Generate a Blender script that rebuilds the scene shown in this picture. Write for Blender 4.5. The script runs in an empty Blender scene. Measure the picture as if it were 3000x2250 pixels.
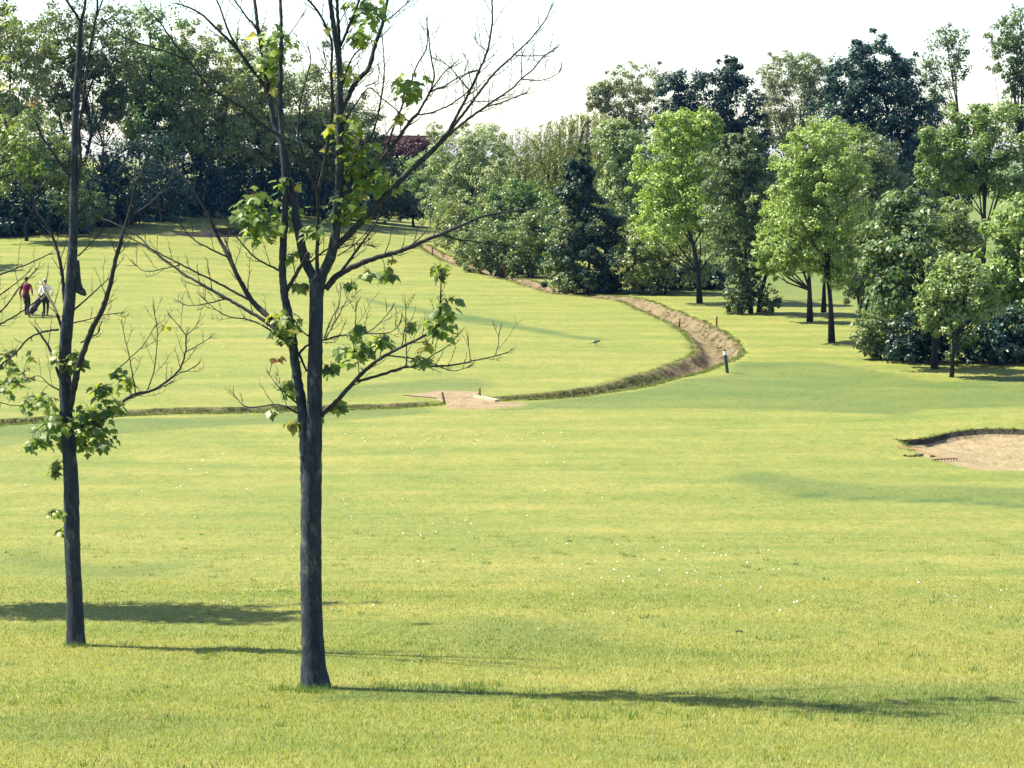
import bpy, math, random
import numpy as np
from mathutils import Vector, Matrix, Quaternion

rad = math.radians
rng = np.random.default_rng(7)
random.seed(7)
SC = bpy.context.scene
COL = SC.collection

# ------------------------------------------------------------------ camera
F = 6000.0                      # focal length in photo pixels (3000 wide)
CAMZ = 7.5
PITCH = math.atan((1125 - 450) / F)
cam_d = bpy.data.cameras.new('camera')
cam_d.sensor_width = 36.0
cam_d.lens = 36.0 * F / 3000.0
cam_d.clip_start = 0.1
cam_d.clip_end = 5000
cam = bpy.data.objects.new('camera', cam_d)
COL.objects.link(cam)
cam.location = (0, 0, CAMZ)
cam.rotation_euler = (math.pi / 2 - PITCH, 0, 0)
SC.camera = cam

# ------------------------------------------------------------------ sky, sun, exposure
SUN_EL, SUN_BACK = rad(54), rad(14)     # sun stands to the left, a little behind the scene
sun_vec = Vector((-math.cos(SUN_BACK) * math.cos(SUN_EL), math.sin(SUN_BACK) * math.cos(SUN_EL), math.sin(SUN_EL)))
world = bpy.data.worlds.new('World')
SC.world = world
world.use_nodes = True
wn = world.node_tree
wn.nodes.clear()
sky = wn.nodes.new('ShaderNodeTexSky')
sky.sky_type = 'NISHITA'
sky.sun_disc = False
sky.sun_elevation = SUN_EL
sky.sun_rotation = math.atan2(sun_vec.x, sun_vec.y)
sky.altitude = 0
sky.air_density = 1.0
sky.dust_density = 0.6
sky.ozone_density = 1.5
bg = wn.nodes.new('ShaderNodeBackground')
bg.inputs['Strength'].default_value = 0.09
wo = wn.nodes.new('ShaderNodeOutputWorld')
wn.links.new(sky.outputs[0], bg.inputs['Color'])
wn.links.new(bg.outputs[0], wo.inputs['Surface'])
sd = bpy.data.lights.new('sun', 'SUN')
sd.energy = 5.0
sd.angle = rad(0.5)
sd.color = (1.0, 0.95, 0.70)
so = bpy.data.objects.new('sun', sd)
COL.objects.link(so)
so.rotation_euler = (-sun_vec).to_track_quat('-Z', 'Y').to_euler()
so.location = (-40, 20, 60)
vs = SC.view_settings
vs.view_transform = 'Standard'
vs.look = 'None'
vs.exposure = 1.60
vs.gamma = 1.0
vs.use_curve_mapping = False
SC.cycles.max_bounces = 7
SC.cycles.diffuse_bounces = 3
SC.cycles.transmission_bounces = 4
SC.cycles.transparent_max_bounces = 4
SC.cycles.use_denoising = True
SC.cycles.sample_clamp_indirect = 6

# ------------------------------------------------------------------ helpers
def tag(o, label=None, cat=None, group=None, kind=None):
    if label: o['label'] = label
    if cat: o['category'] = cat
    if group: o['group'] = group
    if kind: o['kind'] = kind
    return o

def link(name, me, mat=None, parent=None):
    o = bpy.data.objects.new(name, me)
    COL.objects.link(o)
    if mat is not None and me is not None and len(me.materials) == 0:
        for m in (mat if isinstance(mat, (list, tuple)) else [mat]):
            me.materials.append(m)
    if parent is not None:
        o.parent = parent
    return o

def empty(name, loc, rz=0):
    o = bpy.data.objects.new(name, None)
    COL.objects.link(o)
    o.location = loc
    o.rotation_euler = (0, 0, rz)
    o.empty_display_size = 0.3
    return o

def np_mesh(name, v, faces, smooth=False, col=None):
    """faces: (n,3) or (n,4) int array"""
    me = bpy.data.meshes.new(name)
    v = np.asarray(v, dtype=np.float32)
    f = np.asarray(faces, dtype=np.int32)
    n, k = f.shape
    me.vertices.add(len(v))
    me.vertices.foreach_set('co', v.ravel())
    me.loops.add(n * k)
    me.loops.foreach_set('vertex_index', f.ravel())
    me.polygons.add(n)
    me.polygons.foreach_set('loop_start', np.arange(0, n * k, k, dtype=np.int32))
    me.polygons.foreach_set('loop_total', np.full(n, k, dtype=np.int32))
    if smooth:
        me.polygons.foreach_set('use_smooth', np.ones(n, dtype=bool))
    me.update(calc_edges=True)
    if col is not None:
        a = me.attributes.new('tint', 'FLOAT_COLOR', 'POINT')
        c = np.ones((len(v), 4), dtype=np.float32)
        c[:, :3] = col
        a.data.foreach_set('color', c.ravel())
    return me

class MB:
    """collects quads and triangles"""
    def __init__(s): s.v = []; s.f = []; s.n = 0
    def add(s, v, f):
        v = np.asarray(v, dtype=float)
        s.v.append(v); s.f += [tuple(i + s.n for i in q) for q in f]; s.n += len(v)
    def box(s, c, d, rot=None):
        x, y, z = [q / 2 for q in d]
        p = np.array([(i, j, k) for k in (-z, z) for j in (-y, y) for i in (-x, x)])
        if rot is not None: p = p @ np.array(rot.to_matrix() if hasattr(rot, 'to_matrix') else rot).T
        s.add(p + np.array(c), [(0, 2, 3, 1), (4, 5, 7, 6), (0, 1, 5, 4), (2, 6, 7, 3), (0, 4, 6, 2), (1, 3, 7, 5)])
    def tube(s, pts, r, k=8, cap=True):
        v, f = tube(pts, r, k)
        f = [tuple(q) for q in f]
        if cap:
            n = len(v)
            f.append(tuple(range(k - 1, -1, -1))); f.append(tuple(range(n - k, n)))
        s.add(v, f)
    def ball(s, c, r, k=10, m=7):
        r = np.array(r if hasattr(r, '__len__') else (r, r, r), dtype=float)
        v = [];
        for i in range(m + 1):
            t = math.pi * i / m
            for j in range(k):
                a = 2 * math.pi * j / k
                v.append((math.sin(t) * math.cos(a), math.sin(t) * math.sin(a), math.cos(t)))
        f = [(i * k + j, (i + 1) * k + j, (i + 1) * k + (j + 1) % k, i * k + (j + 1) % k) for i in range(m) for j in range(k)]
        s.add(np.array(v) * r + np.array(c), f)
    def mesh(s, name, smooth=False):
        me = bpy.data.meshes.new(name)
        me.from_pydata(np.concatenate(s.v).tolist(), [], s.f)
        if smooth:
            me.polygons.foreach_set('use_smooth', np.ones(len(me.polygons), dtype=bool))
        me.update()
        return me
    def build(s, name, mat, parent=None, smooth=False):
        return link(name, s.mesh(name, smooth), mat, parent)

def tube(pts, r, k=8):
    pts = np.asarray(pts, dtype=float)
    n = len(pts)
    r = np.broadcast_to(np.asarray(r, dtype=float), (n,))
    t = np.gradient(pts, axis=0)
    t /= np.linalg.norm(t, axis=1)[:, None] + 1e-9
    ref = np.array([0.3, 0.95, 0.1]) if abs(t[:, 1]).mean() < 0.7 else np.array([1.0, 0.1, 0.05])
    a = np.cross(t, ref); a /= np.linalg.norm(a, axis=1)[:, None] + 1e-9
    b = np.cross(t, a)
    th = np.arange(k) / k * 2 * math.pi
    v = pts[:, None, :] + r[:, None, None] * (np.cos(th)[None, :, None] * a[:, None, :] + np.sin(th)[None, :, None] * b[:, None, :])
    i = np.arange(n - 1)[:, None] * k; j = np.arange(k)[None, :]; j2 = (j + 1) % k
    f = np.stack([i + j, i + j2, i + k + j2, i + k + j], -1).reshape(-1, 4)
    return v.reshape(-1, 3), f

def spline(p, step):
    """Catmull-Rom resampling; p (n,d)"""
    p = np.asarray(p, dtype=float)
    if len(p) == 2:
        m = max(2, int(np.linalg.norm(p[1] - p[0]) / step) + 1)
        return p[0] + (p[1] - p[0]) * np.linspace(0, 1, m)[:, None]
    q = np.vstack([2 * p[0] - p[1], p, 2 * p[-1] - p[-2]])
    out = []
    for i in range(1, len(q) - 2):
        m = max(1, int(np.linalg.norm(q[i + 1, :2] - q[i, :2]) / step))
        t = np.linspace(0, 1, m, endpoint=False)[:, None]
        a, b, c, d = q[i - 1], q[i], q[i + 1], q[i + 2]
        out.append(0.5 * (2 * b + (c - a) * t + (2 * a - 5 * b + 4 * c - d) * t ** 2 + (3 * b - a - 3 * c + d) * t ** 3))
    out.append(p[-1:])
    return np.vstack(out)

def sstep(a, b, x):
    t = np.clip((x - a) / (b - a), 0, 1)
    return t * t * (3 - 2 * t)

# ------------------------------------------------------------------ terrain shape
_py = np.array([-400, -40, -10, 0, 5, 10, 15, 19, 23, 30, 38, 46, 55, 65, 95, 120, 150, 190, 260, 400, 3000.])
_pz = np.array([6.6, 6.5, 6.2, 5.9, 4.95, 3.95, 3.05, 2.5, 2.02, 1.28, .62, .22, .03, 0, 0, .12, .35, .7, 1.0, 1.0, 1.0])
_ty = np.linspace(-400, 3000, 13601)
_tz = np.interp(_ty, _py, _pz)
_k = np.exp(-0.5 * (np.arange(-24, 25) / 8.0) ** 2); _k /= _k.sum()
_tz = np.convolve(np.pad(_tz, 24, mode='edge'), _k, mode='valid')

def zb(x, y):
    x = np.asarray(x, dtype=float); y = np.asarray(y, dtype=float)
    z = np.interp(y, _ty, _tz)
    ey = np.minimum(y, 172) - 172
    z = z + 2.6 * np.exp(-((x + 30) / 14) ** 2 / 2 - (ey / 38) ** 2 / 2) * (1 - sstep(215, 330, y))
    u = sstep(20, 45, y)
    z = z + u * (0.035 * np.sin(y * 0.61 + 0.5 * np.sin(x * 0.13)) + 0.03 * np.sin(y * 0.27 + x * 0.05 + 1.0) + 0.03 * np.sin(x * 0.21 + y * 0.11))
    z = z + 0.02 * np.sin(y * 1.3 + x * 0.3) * sstep(10, 20, y)
    # mound the greenside bunker is cut into
    z = z + 0.40 * np.exp(-((x - 15.5) / 5.0) ** 2 - ((y - 56.5) / 2.6) ** 2)
    # small rise at the left, where the ground shows a soft edge
    z = z + 0.12 * np.exp(-((x + 8.5) / 2.6) ** 2 - ((y - 30.0) / 1.6) ** 2)
    return z

cp, sp = math.cos(PITCH), math.sin(PITCH)
def ray(px, py):
    a, b = (px - 1500) / F, (1125 - py) / F
    return np.array([a, cp + b * sp, -sp + b * cp])
def at(px, py, Y):
    d = ray(px, py)
    return np.array([0, 0, CAMZ]) + d * (Y / d[1])
def G(px, py, far=320):
    """ground point under a photo pixel"""
    d = ray(px, py)
    t = np.arange(9, far, 0.05)
    p = d[None, :] * t[:, None]
    below = (p[:, 2] + CAMZ) < zb(p[:, 0], p[:, 1])
    i = int(np.argmax(below)) if below.any() else len(t) - 1
    x, y = p[i, 0], p[i, 1]
    return np.array([x, y, float(zb(x, y))])
def Gp(lst):
    return np.array([G(*q) for q in lst])
def onx(px, Y):
    """ground point in photo column px at distance Y"""
    x = (px - 1500) / F * Y / 1.0 * 1.0
    # column x/depth: depth along the view axis is about Y*cos(pitch)+..., close to Y
    return np.array([x, Y, float(zb(x, Y))])

def seg_dist(x, y, P):
    """distance to a polyline and parameter (arc index) for arrays x,y"""
    best = np.full(x.shape, 1e9); par = np.zeros(x.shape)
    for i in range(len(P) - 1):
        a, b = P[i, :2], P[i + 1, :2]
        d = b - a; L = d @ d
        t = np.clip(((x - a[0]) * d[0] + (y - a[1]) * d[1]) / L, 0, 1)
        q = np.hypot(x - a[0] - t * d[0], y - a[1] - t * d[1])
        m = q < best
        best = np.where(m, q, best); par = np.where(m, i + t, par)
    return best, par

def inside(x, y, P):
    r = np.zeros(x.shape, dtype=bool)
    n = len(P); j = n - 1
    for i in range(n):
        c = ((P[i, 1] > y) != (P[j, 1] > y)) & (x < (P[j, 0] - P[i, 0]) * (y - P[i, 1]) / (P[j, 1] - P[i, 1] + 1e-12) + P[i, 0])
        r ^= c; j = i
    return r

# ditch centre lines (ground points), with half width and depth at each point
dA_px = [(1235, 716), (1300, 750), (1400, 785), (1500, 818), (1620, 850), (1750, 868), (1860, 882), (1960, 922), (2040, 962), (2098, 1008), (2100, 1040), (2030, 1072), (1940, 1100), (1820, 1132), (1680, 1153), (1560, 1163), (1440, 1170)]
dA_w = [.35, .55, .6, .6, .6, .65, .72, .78, .82, .88, .88, .82, 0.8, .75, .65, .5, .3]
dA_d = [.25, .42, .45, .45, .45, .45, .45, .45, .45, .45, .45, .4, .34, .3, .27, .22, .1]
dB_px = [(1272, 1182), (1180, 1189), (1050, 1193), (900, 1197), (700, 1202), (500, 1205), (300, 1217), (120, 1230), (-40, 1241), (-400, 1262)]
dB_w = [.4, .55, .6, .6, .62, .62, .64, .7, .7, .7]
dB_d = [.2, .34, .36, .36, .36, .36, .36, .36, .36, .36]
def ditch_line(px, w, d):
    P = Gp(px)
    Q = spline(np.column_stack([P[:, :2], w, d]), 0.35)
    return Q
DA, DB = ditch_line(dA_px, dA_w, dA_d), ditch_line(dB_px, dB_w, dB_d)

# bunkers: outlines on the ground
bk_px = [(2632, 1290), (2700, 1286), (2770, 1270), (2850, 1259), (2930, 1257), (3010, 1260), (3120, 1272), (3230, 1295), (3270, 1325), (3200, 1360), (3090, 1378), (2960, 1381), (2850, 1375), (2760, 1354), (2690, 1330)]
BK = spline(np.vstack([Gp(bk_px)[:, :2], Gp(bk_px[:1])[:, :2]]), 0.25)[:-1]
fb_px = [(462, 684), (520, 681), (600, 676), (660, 668), (710, 664), (760, 668), (790, 678), (770, 690), (700, 694), (620, 696), (560, 694), (510, 689)]
FB = spline(np.vstack([Gp(fb_px)[:, :2], Gp(fb_px[:1])[:, :2]]), 0.25)[:-1]

def ditch_dip(x, y):
    z = np.zeros(x.shape); m = np.zeros(x.shape)
    for L in (DA, DB):
        lo = L[:, :2].min(0) - 3; hi = L[:, :2].max(0) + 3
        k = (x > lo[0]) & (x < hi[0]) & (y > lo[1]) & (y < hi[1])
        if not k.any(): continue
        d, p = seg_dist(x[k], y[k], L[::2] if len(L) % 2 else np.vstack([L[::2], L[-1:]]))
        LL = L[::2] if len(L) % 2 else np.vstack([L[::2], L[-1:]])
        w = np.interp(p, np.arange(len(LL)), LL[:, 2]); dp = np.interp(p, np.arange(len(LL)), LL[:, 3])
        z[k] = np.minimum(z[k], -(dp + 0.5) * sstep(1.0, 0.45, d / w))
    return z
def bunker_dip(x, y):
    z = np.zeros(x.shape)
    for P, dep in ((BK, 1.3), (FB, 1.4)):
        lo, hi = P.min(0) - 1, P.max(0) + 1
        k = (x > lo[0]) & (x < hi[0]) & (y > lo[1]) & (y < hi[1])
        if not k.any(): continue
        d, _ = seg_dist(x[k], y[k], np.vstack([P, P[:1]]))
        z[k] = np.where(inside(x[k], y[k], P), -dep, -dep * sstep(.30, .06, d))
    return z

# ------------------------------------------------------------------ materials
def mat(name):
    m = bpy.data.materials.new(name)
    m.use_nodes = True
    nt = m.node_tree
    return m, nt, nt.nodes['Principled BSDF'], nt.nodes['Material Output']
def nd(nt, t, **kw):
    n = nt.nodes.new(t)
    for k, v in kw.items():
        if k in n.inputs: n.inputs[k].default_value = v
        else: setattr(n, k, v)
    return n
def noise(nt, co, scale, detail=4, rough=0.6, dist=0.0):
    n = nd(nt, 'ShaderNodeTexNoise', Scale=scale, Detail=detail, Roughness=rough, Distortion=dist)
    nt.links.new(co, n.inputs['Vector'])
    return n.outputs[0]
def ramp(nt, fac, stops):
    n = nt.nodes.new('ShaderNodeValToRGB')
    e = n.color_ramp.elements
    while len(e) < len(stops): e.new(0.5)
    for i, (p, c) in enumerate(stops):
        e[i].position = p; e[i].color = (*c, 1)
    nt.links.new(fac, n.inputs[0])
    return n.outputs[0]
def mix(nt, fac, a, b, mode='MIX'):
    n = nt.nodes.new('ShaderNodeMix'); n.data_type = 'RGBA'; n.blend_type = mode
    for s, v in ((0, fac), (6, a), (7, b)):
        if hasattr(v, 'is_linked') or hasattr(v, 'links'): nt.links.new(v, n.inputs[s])
        else: n.inputs[s].default_value = v if s == 0 else ((*v, 1) if len(v) == 3 else v)
    return n.outputs[2]
def bump(nt, h, strength, dist, bsdf):
    n = nd(nt, 'ShaderNodeBump', Strength=strength, Distance=dist)
    nt.links.new(h, n.inputs['Height']); nt.links.new(n.outputs[0], bsdf.inputs['Normal'])
def objco(nt):
    return nt.nodes.new('ShaderNodeTexCoord').outputs['Object']
def mapped(nt, co, scale):
    m = nd(nt, 'ShaderNodeMapping'); m.inputs['Scale'].default_value = scale
    nt.links.new(co, m.inputs['Vector']); return m.outputs[0]

def simple(name, c, rough=0.7, var=0.25, scale=30.0, spec=0.3, bmp=0.0):
    m, nt, b, o = mat(name)
    co = objco(nt)
    n = noise(nt, co, scale)
    lo = tuple(q * (1 - var) for q in c); hi = tuple(min(1, q * (1 + var)) for q in c)
    nt.links.new(ramp(nt, n, [(0.3, lo), (0.7, hi)]), b.inputs['Base Color'])
    b.inputs['Roughness'].default_value = rough
    b.inputs['Specular IOR Level'].default_value = spec
    if bmp: bump(nt, n, 0.6, bmp, b)
    return m

# grass on the ground sheet
def ground_mat():
    m, nt, b, o = mat('mown_grass')
    co = nt.nodes.new('ShaderNodeNewGeometry').outputs['Position']
    at_ = nd(nt, 'ShaderNodeAttribute', attribute_name='rough_grass')
    n1 = noise(nt, mapped(nt, co, (0.5, 0.7, 1)), 0.55, 6, 0.68, 0.4)          # soft patches
    n2 = noise(nt, mapped(nt, co, (0.16, 0.8, 1)), 0.8, 4, 0.6, 0.8)     # mower passes
    n3 = noise(nt, mapped(nt, co, (1.0, 0.45, 1)), 9.0, 6, 0.75)         # tufts
    n4 = noise(nt, co, 45.0, 3, 0.7)
    base = ramp(nt, n1, [(0.32, (.128, .165, .036)), (0.5, (.174, .186, .044)), (0.68, (.224, .210, .060))])
    base = mix(nt, 0.42, base, ramp(nt, n2, [(0.35, (.122, .156, .034)), (0.62, (.226, .212, .060))]))
    wv = nd(nt, 'ShaderNodeTexWave', Scale=.105, Distortion=2.2, Detail=3.0)
    wv.inputs['Detail Scale'].default_value = .6; wv.bands_direction = 'Y'; wv.wave_profile = 'SIN'
    nt.links.new(co, wv.inputs['Vector'])
    base = mix(nt, 1.0, base, ramp(nt, wv.outputs[1], [(0.3, (.93, .955, .93)), (0.7, (1.05, 1.035, 1.05))]), 'MULTIPLY')
    roughc = ramp(nt, n1, [(0.3, (.040, .085, .024)), (0.7, (.095, .130, .038))])
    n5 = noise(nt, mapped(nt, co, (1.0, 0.6, 1)), 2.2, 6, 0.72)
    base = mix(nt, 1.0, base, ramp(nt, n5, [(0.28, (.74, .86, .78)), (0.5, (1, 1, 1)), (0.72, (1.18, 1.08, 1.16))]), 'MULTIPLY')
    rg = nd(nt, 'ShaderNodeMath', operation='MULTIPLY_ADD'); rg.inputs[1].default_value = 1.5; rg.inputs[2].default_value = -.75
    nt.links.new(n5, rg.inputs[0])
    rf_ = nd(nt, 'ShaderNodeMath', operation='MULTIPLY'); nt.links.new(rg.outputs[0], rf_.inputs[0])
    pk = nd(nt, 'ShaderNodeMath', operation='PINGPONG'); pk.inputs[1].default_value = .5
    nt.links.new(at_.outputs['Fac'], pk.inputs[0]); nt.links.new(pk.outputs[0], rf_.inputs[1])
    rs_ = nd(nt, 'ShaderNodeMath', operation='MULTIPLY_ADD', use_clamp=True); rs_.inputs[1].default_value = 1.6
    nt.links.new(rf_.outputs[0], rs_.inputs[0]); nt.links.new(at_.outputs['Fac'], rs_.inputs[2])
    base = mix(nt, rs_.outputs[0], base, roughc)
    g = ramp(nt, n3, [(0.25, (.58, .66, .58)), (0.52, (1, 1, 1)), (0.8, (1.22, 1.16, 1.25))])
    base = mix(nt, 1.0, base, g, 'MULTIPLY')
    g4 = ramp(nt, n4, [(0.25, (.74, .78, .7)), (0.7, (1.16, 1.14, 1.2))])
    base = mix(nt, 1.0, base, g4, 'MULTIPLY')
    nt.links.new(base, b.inputs['Base Color'])
    b.inputs['Roughness'].default_value = 0.8
    b.inputs['Specular IOR Level'].default_value = 0.2
    hh = nd(nt, 'ShaderNodeMath', operation='ADD')
    nt.links.new(n3, hh.inputs[0]); nt.links.new(n4, hh.inputs[1])
    bump(nt, hh.outputs[0], 0.7, 0.045, b)
    return m

def soil_mat(name, a, c, d):
    m, nt, b, o = mat(name)
    co = objco(nt)
    n1 = noise(nt, co, 1.6, 6, 0.7); n2 = noise(nt, co, 14, 5, 0.75)
    base = ramp(nt, n1, [(0.34, a), (0.47, c), (0.66, d)])
    base = mix(nt, 1.0, base, ramp(nt, n2, [(0.3, (.6, .58, .58)), (0.7, (1.15, 1.15, 1.15))]), 'MULTIPLY')
    nt.links.new(base, b.inputs['Base Color'])
    b.inputs['Roughness'].default_value = 0.95
    b.inputs['Specular IOR Level'].default_value = 0.1
    hs = nd(nt, 'ShaderNodeMath', operation='MULTIPLY_ADD'); hs.inputs[1].default_value = 1.6
    nt.links.new(noise(nt, co, 4.5, 3, 0.6, 0.6), hs.inputs[0]); nt.links.new(n2, hs.inputs[2])
    bump(nt, hs.outputs[0], 0.9, 0.06, b)
    return m

def leaf_mat(name='leaf', trans=0.38, rough=0.40, spec=0.42):
    m, nt, b, o = mat(name)
    a = nd(nt, 'ShaderNodeAttribute', attribute_name='tint')
    nt.links.new(a.outputs['Color'], b.inputs['Base Color'])
    b.inputs['Roughness'].default_value = rough
    b.inputs['Specular IOR Level'].default_value = spec
    t = nt.nodes.new('ShaderNodeBsdfTranslucent')
    nt.links.new(mix(nt, 1.0, a.outputs['Color'], (1.5, 1.45, 0.75), 'MULTIPLY'), t.inputs['Color'])
    ms = nd(nt, 'ShaderNodeMixShader'); ms.inputs[0].default_value = trans
    nt.links.new(b.outputs[0], ms.inputs[1]); nt.links.new(t.outputs[0], ms.inputs[2])
    nt.links.new(ms.outputs[0], o.inputs['Surface'])
    return m

def bark_mat(name, a, c, lichen, sc=1.0, bmp=0.03):
    m, nt, b, o = mat(name)
    co = objco(nt)
    n1 = noise(nt, mapped(nt, co, (1, 1, .3)), 17 * sc, 7, 0.8)
    n2 = noise(nt, mapped(nt, co, (1, 1, .6)), 7 * sc, 6, 0.75)
    base = ramp(nt, n1, [(0.3, a), (0.7, c)])
    base = mix(nt, ramp(nt, n2, [(0.54, (0, 0, 0)), (0.68, (.75, .75, .75))]), base, lichen)
    nt.links.new(base, b.inputs['Base Color'])
    b.inputs['Roughness'].default_value = 0.85
    b.inputs['Specular IOR Level'].default_value = 0.2
    bump(nt, n1, 0.8, bmp, b)
    return m

M_GROUND = ground_mat()
M_SOIL = soil_mat('ditch_soil', (.045, .035, .026), (.165, .130, .082), (.235, .185, .118))  # shadowed crevices put into the soil colour as dark blotches
M_SOIL_D = soil_mat('ditch_soil_grassed', (.035, .038, .022), (.10, .105, .042), (.20, .175, .09))
M_SAND = soil_mat('bunker_sand', (.225, .178, .110), (.28, .222, .140), (.33, .265, .17))
M_TURF_SHADE = soil_mat('shaded_turf_face', (.035, .032, .030), (.06, .055, .045), (.085, .08, .06))  # dark tones put the lip's shade into the face colour
M_GRAVEL = soil_mat('gravel', (.20, .150, .098), (.262, .200, .132), (.32, .255, .175))
M_LEAF = leaf_mat('leaf')
M_MAPLE = leaf_mat('maple_leaf', 0.52, 0.42, 0.4)
M_GRASS = leaf_mat('grass_blade', 0.35, 0.5, 0.35)
M_BARK = bark_mat('maple_bark', (.005, .009, .020), (.050, .060, .082), (.15, .17, .165))  # trunk shade put into the bark as near-black navy
M_BARK_B = bark_mat('branch_bark', (.012, .014, .022), (.040, .041, .048), (.070, .078, .06), 1.5, 0.006)
M_BARK_F = bark_mat('dark_bark', (.012, .013, .018), (.036, .036, .040), (.05, .052, .05), 0.5, 0.03)
M_WOOD_PALE = simple('peeled_wood', (.48, .40, .29), 0.8, .3, 20)
M_STAKE_R = simple('red_paint', (.13, .018, .018), 0.6, .25, 25)
M_STAKE_B = simple('brown_timber', (.20, .115, .06), 0.85, .35, 18)
M_POST_D = simple('dark_post_paint', (.035, .05, .055), 0.7, .3, 20)
M_WHITE = simple('white_paint', (.75, .74, .70), 0.6, .1, 20)
M_SLEEPER = simple('pale_timber', (.40, .34, .24), 0.85, .25, 12)

# ------------------------------------------------------------------ ground sheet
def axis(parts):
    out = []
    for a, b, s in parts:
        out.append(np.arange(a, b, s))
    return np.concatenate(out + [np.array([parts[-1][1]])])
xs = axis([(-1600, -400, 120), (-400, -120, 20), (-120, -60, 5), (-60, -30, 1), (-30, 32, .34), (32, 60, 1), (60, 120, 5), (120, 400, 20), (400, 1600, 120)])
ys = axis([(-200, -40, 20), (-40, 8, 4), (8, 46, .4), (46, 78, .2), (78, 136, .4), (136, 170, .6), (170, 240, 1.5), (240, 400, 10), (400, 3000, 200)])
X, Y = np.meshgrid(xs, ys)
Z = zb(X, Y)
dipm = (X > -32) & (X < 34) & (Y > 40) & (Y < 200)
Z[dipm] += ditch_dip(X[dipm], Y[dipm]) + bunker_dip(X[dipm], Y[dipm])
# zones of longer grass (soft-edged), from their outlines on the ground
def zone(px, soft):
    P = Gp(px)[:, :2]
    k = (X > P[:, 0].min() - 3) & (X < P[:, 0].max() + 3) & (Y > P[:, 1].min() - 3) & (Y < P[:, 1].max() + 3)
    d, _ = seg_dist(X[k], Y[k], np.vstack([P, P[:1]]))
    s = np.where(inside(X[k], Y[k], P), d, -d)
    out = np.zeros(X.shape); out[k] = sstep(-soft, soft, s)
    return out
RG = np.zeros(X.shape)
# band of rough between the fairway and the ditch / trees
for px, s, a in (
    ([(1440, 1205), (1600, 1198), (2000, 1197), (2300, 1200), (2560, 1212), (2640, 1222), (2700, 1200), (3100, 1190), (3100, 1100), (2750, 1120), (2400, 1060), (2160, 1060), (2140, 1100), (2000, 1110), (1850, 1150), (1560, 1180)], 0.22, .62),
    ([(2130, 1400), (2200, 1378), (2270, 1384), (2360, 1402), (2560, 1424), (2800, 1424), (3100, 1430), (3300, 1440), (3300, 1500), (3000, 1490), (2800, 1474), (2400, 1462), (2230, 1440)], 0.35, .55),
    ([(2330, 1448), (2600, 1458), (2800, 1464), (3000, 1479), (3300, 1492), (3300, 1503), (3000, 1491), (2800, 1475), (2600, 1468), (2330, 1456)], 0.12, .95),
    ([(-200, 1250), (0, 1246), (400, 1225), (900, 1208), (1260, 1195), (1260, 1210), (820, 1241), (400, 1266), (0, 1310), (-200, 1330)], 0.15, .6),
    ([(1060, 868), (1160, 893), (1300, 915), (1500, 945), (1700, 985), (1810, 998), (1700, 996), (1500, 962), (1300, 932), (1160, 903), (1070, 880)], 0.2, .8),
    ([(1150, 1120), (1300, 1108), (1420, 1112), (1450, 1135), (1400, 1146), (1250, 1150), (1100, 1160), (900, 1170), (950, 1150)], 0.4, .6),
    ([(1350, 1840), (1500, 1815), (1720, 1840), (1800, 1880), (1700, 1905), (1500, 1900), (1350, 1880)], 0.9, .5),
    ([(900, 2040), (1050, 2005), (1460, 2005), (1500, 2045), (1250, 2052), (1000, 2050)], 0.15, .7),
    ([(2000, 2010), (2400, 1990), (3000, 2000), (3200, 2100), (2800, 2140), (2300, 2080)], 0.7, .5),
    ([(-100, 2100), (300, 2080), (700, 2110), (600, 2150), (100, 2180)], 0.5, .4),
    ([(600, 1640), (420, 1690), (200, 1690), (0, 1640), (60, 1610), (300, 1670)], 0.5, .5),
):
    RG = np.maximum(RG, a * zone(px, s))
RG = np.maximum(RG, .6 * sstep(95, 110, Y) * sstep(8, 12, X))
ny, nx = X.shape
vid = np.arange(ny * nx).reshape(ny, nx)
quads = np.stack([vid[:-1, :-1], vid[:-1, 1:], vid[1:, 1:], vid[1:, :-1]], -1).reshape(-1, 4)
gme = np_mesh('ground', np.stack([X, Y, Z], -1).reshape(-1, 3), quads, True)
ga = gme.attributes.new('rough_grass', 'FLOAT', 'POINT')
ga.data.foreach_set('value', RG.ravel().astype(np.float32))
ground = link('ground', gme, M_GROUND)
tag(ground, 'mown golf fairway grass rolling away to the tree line', kind='structure')

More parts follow.
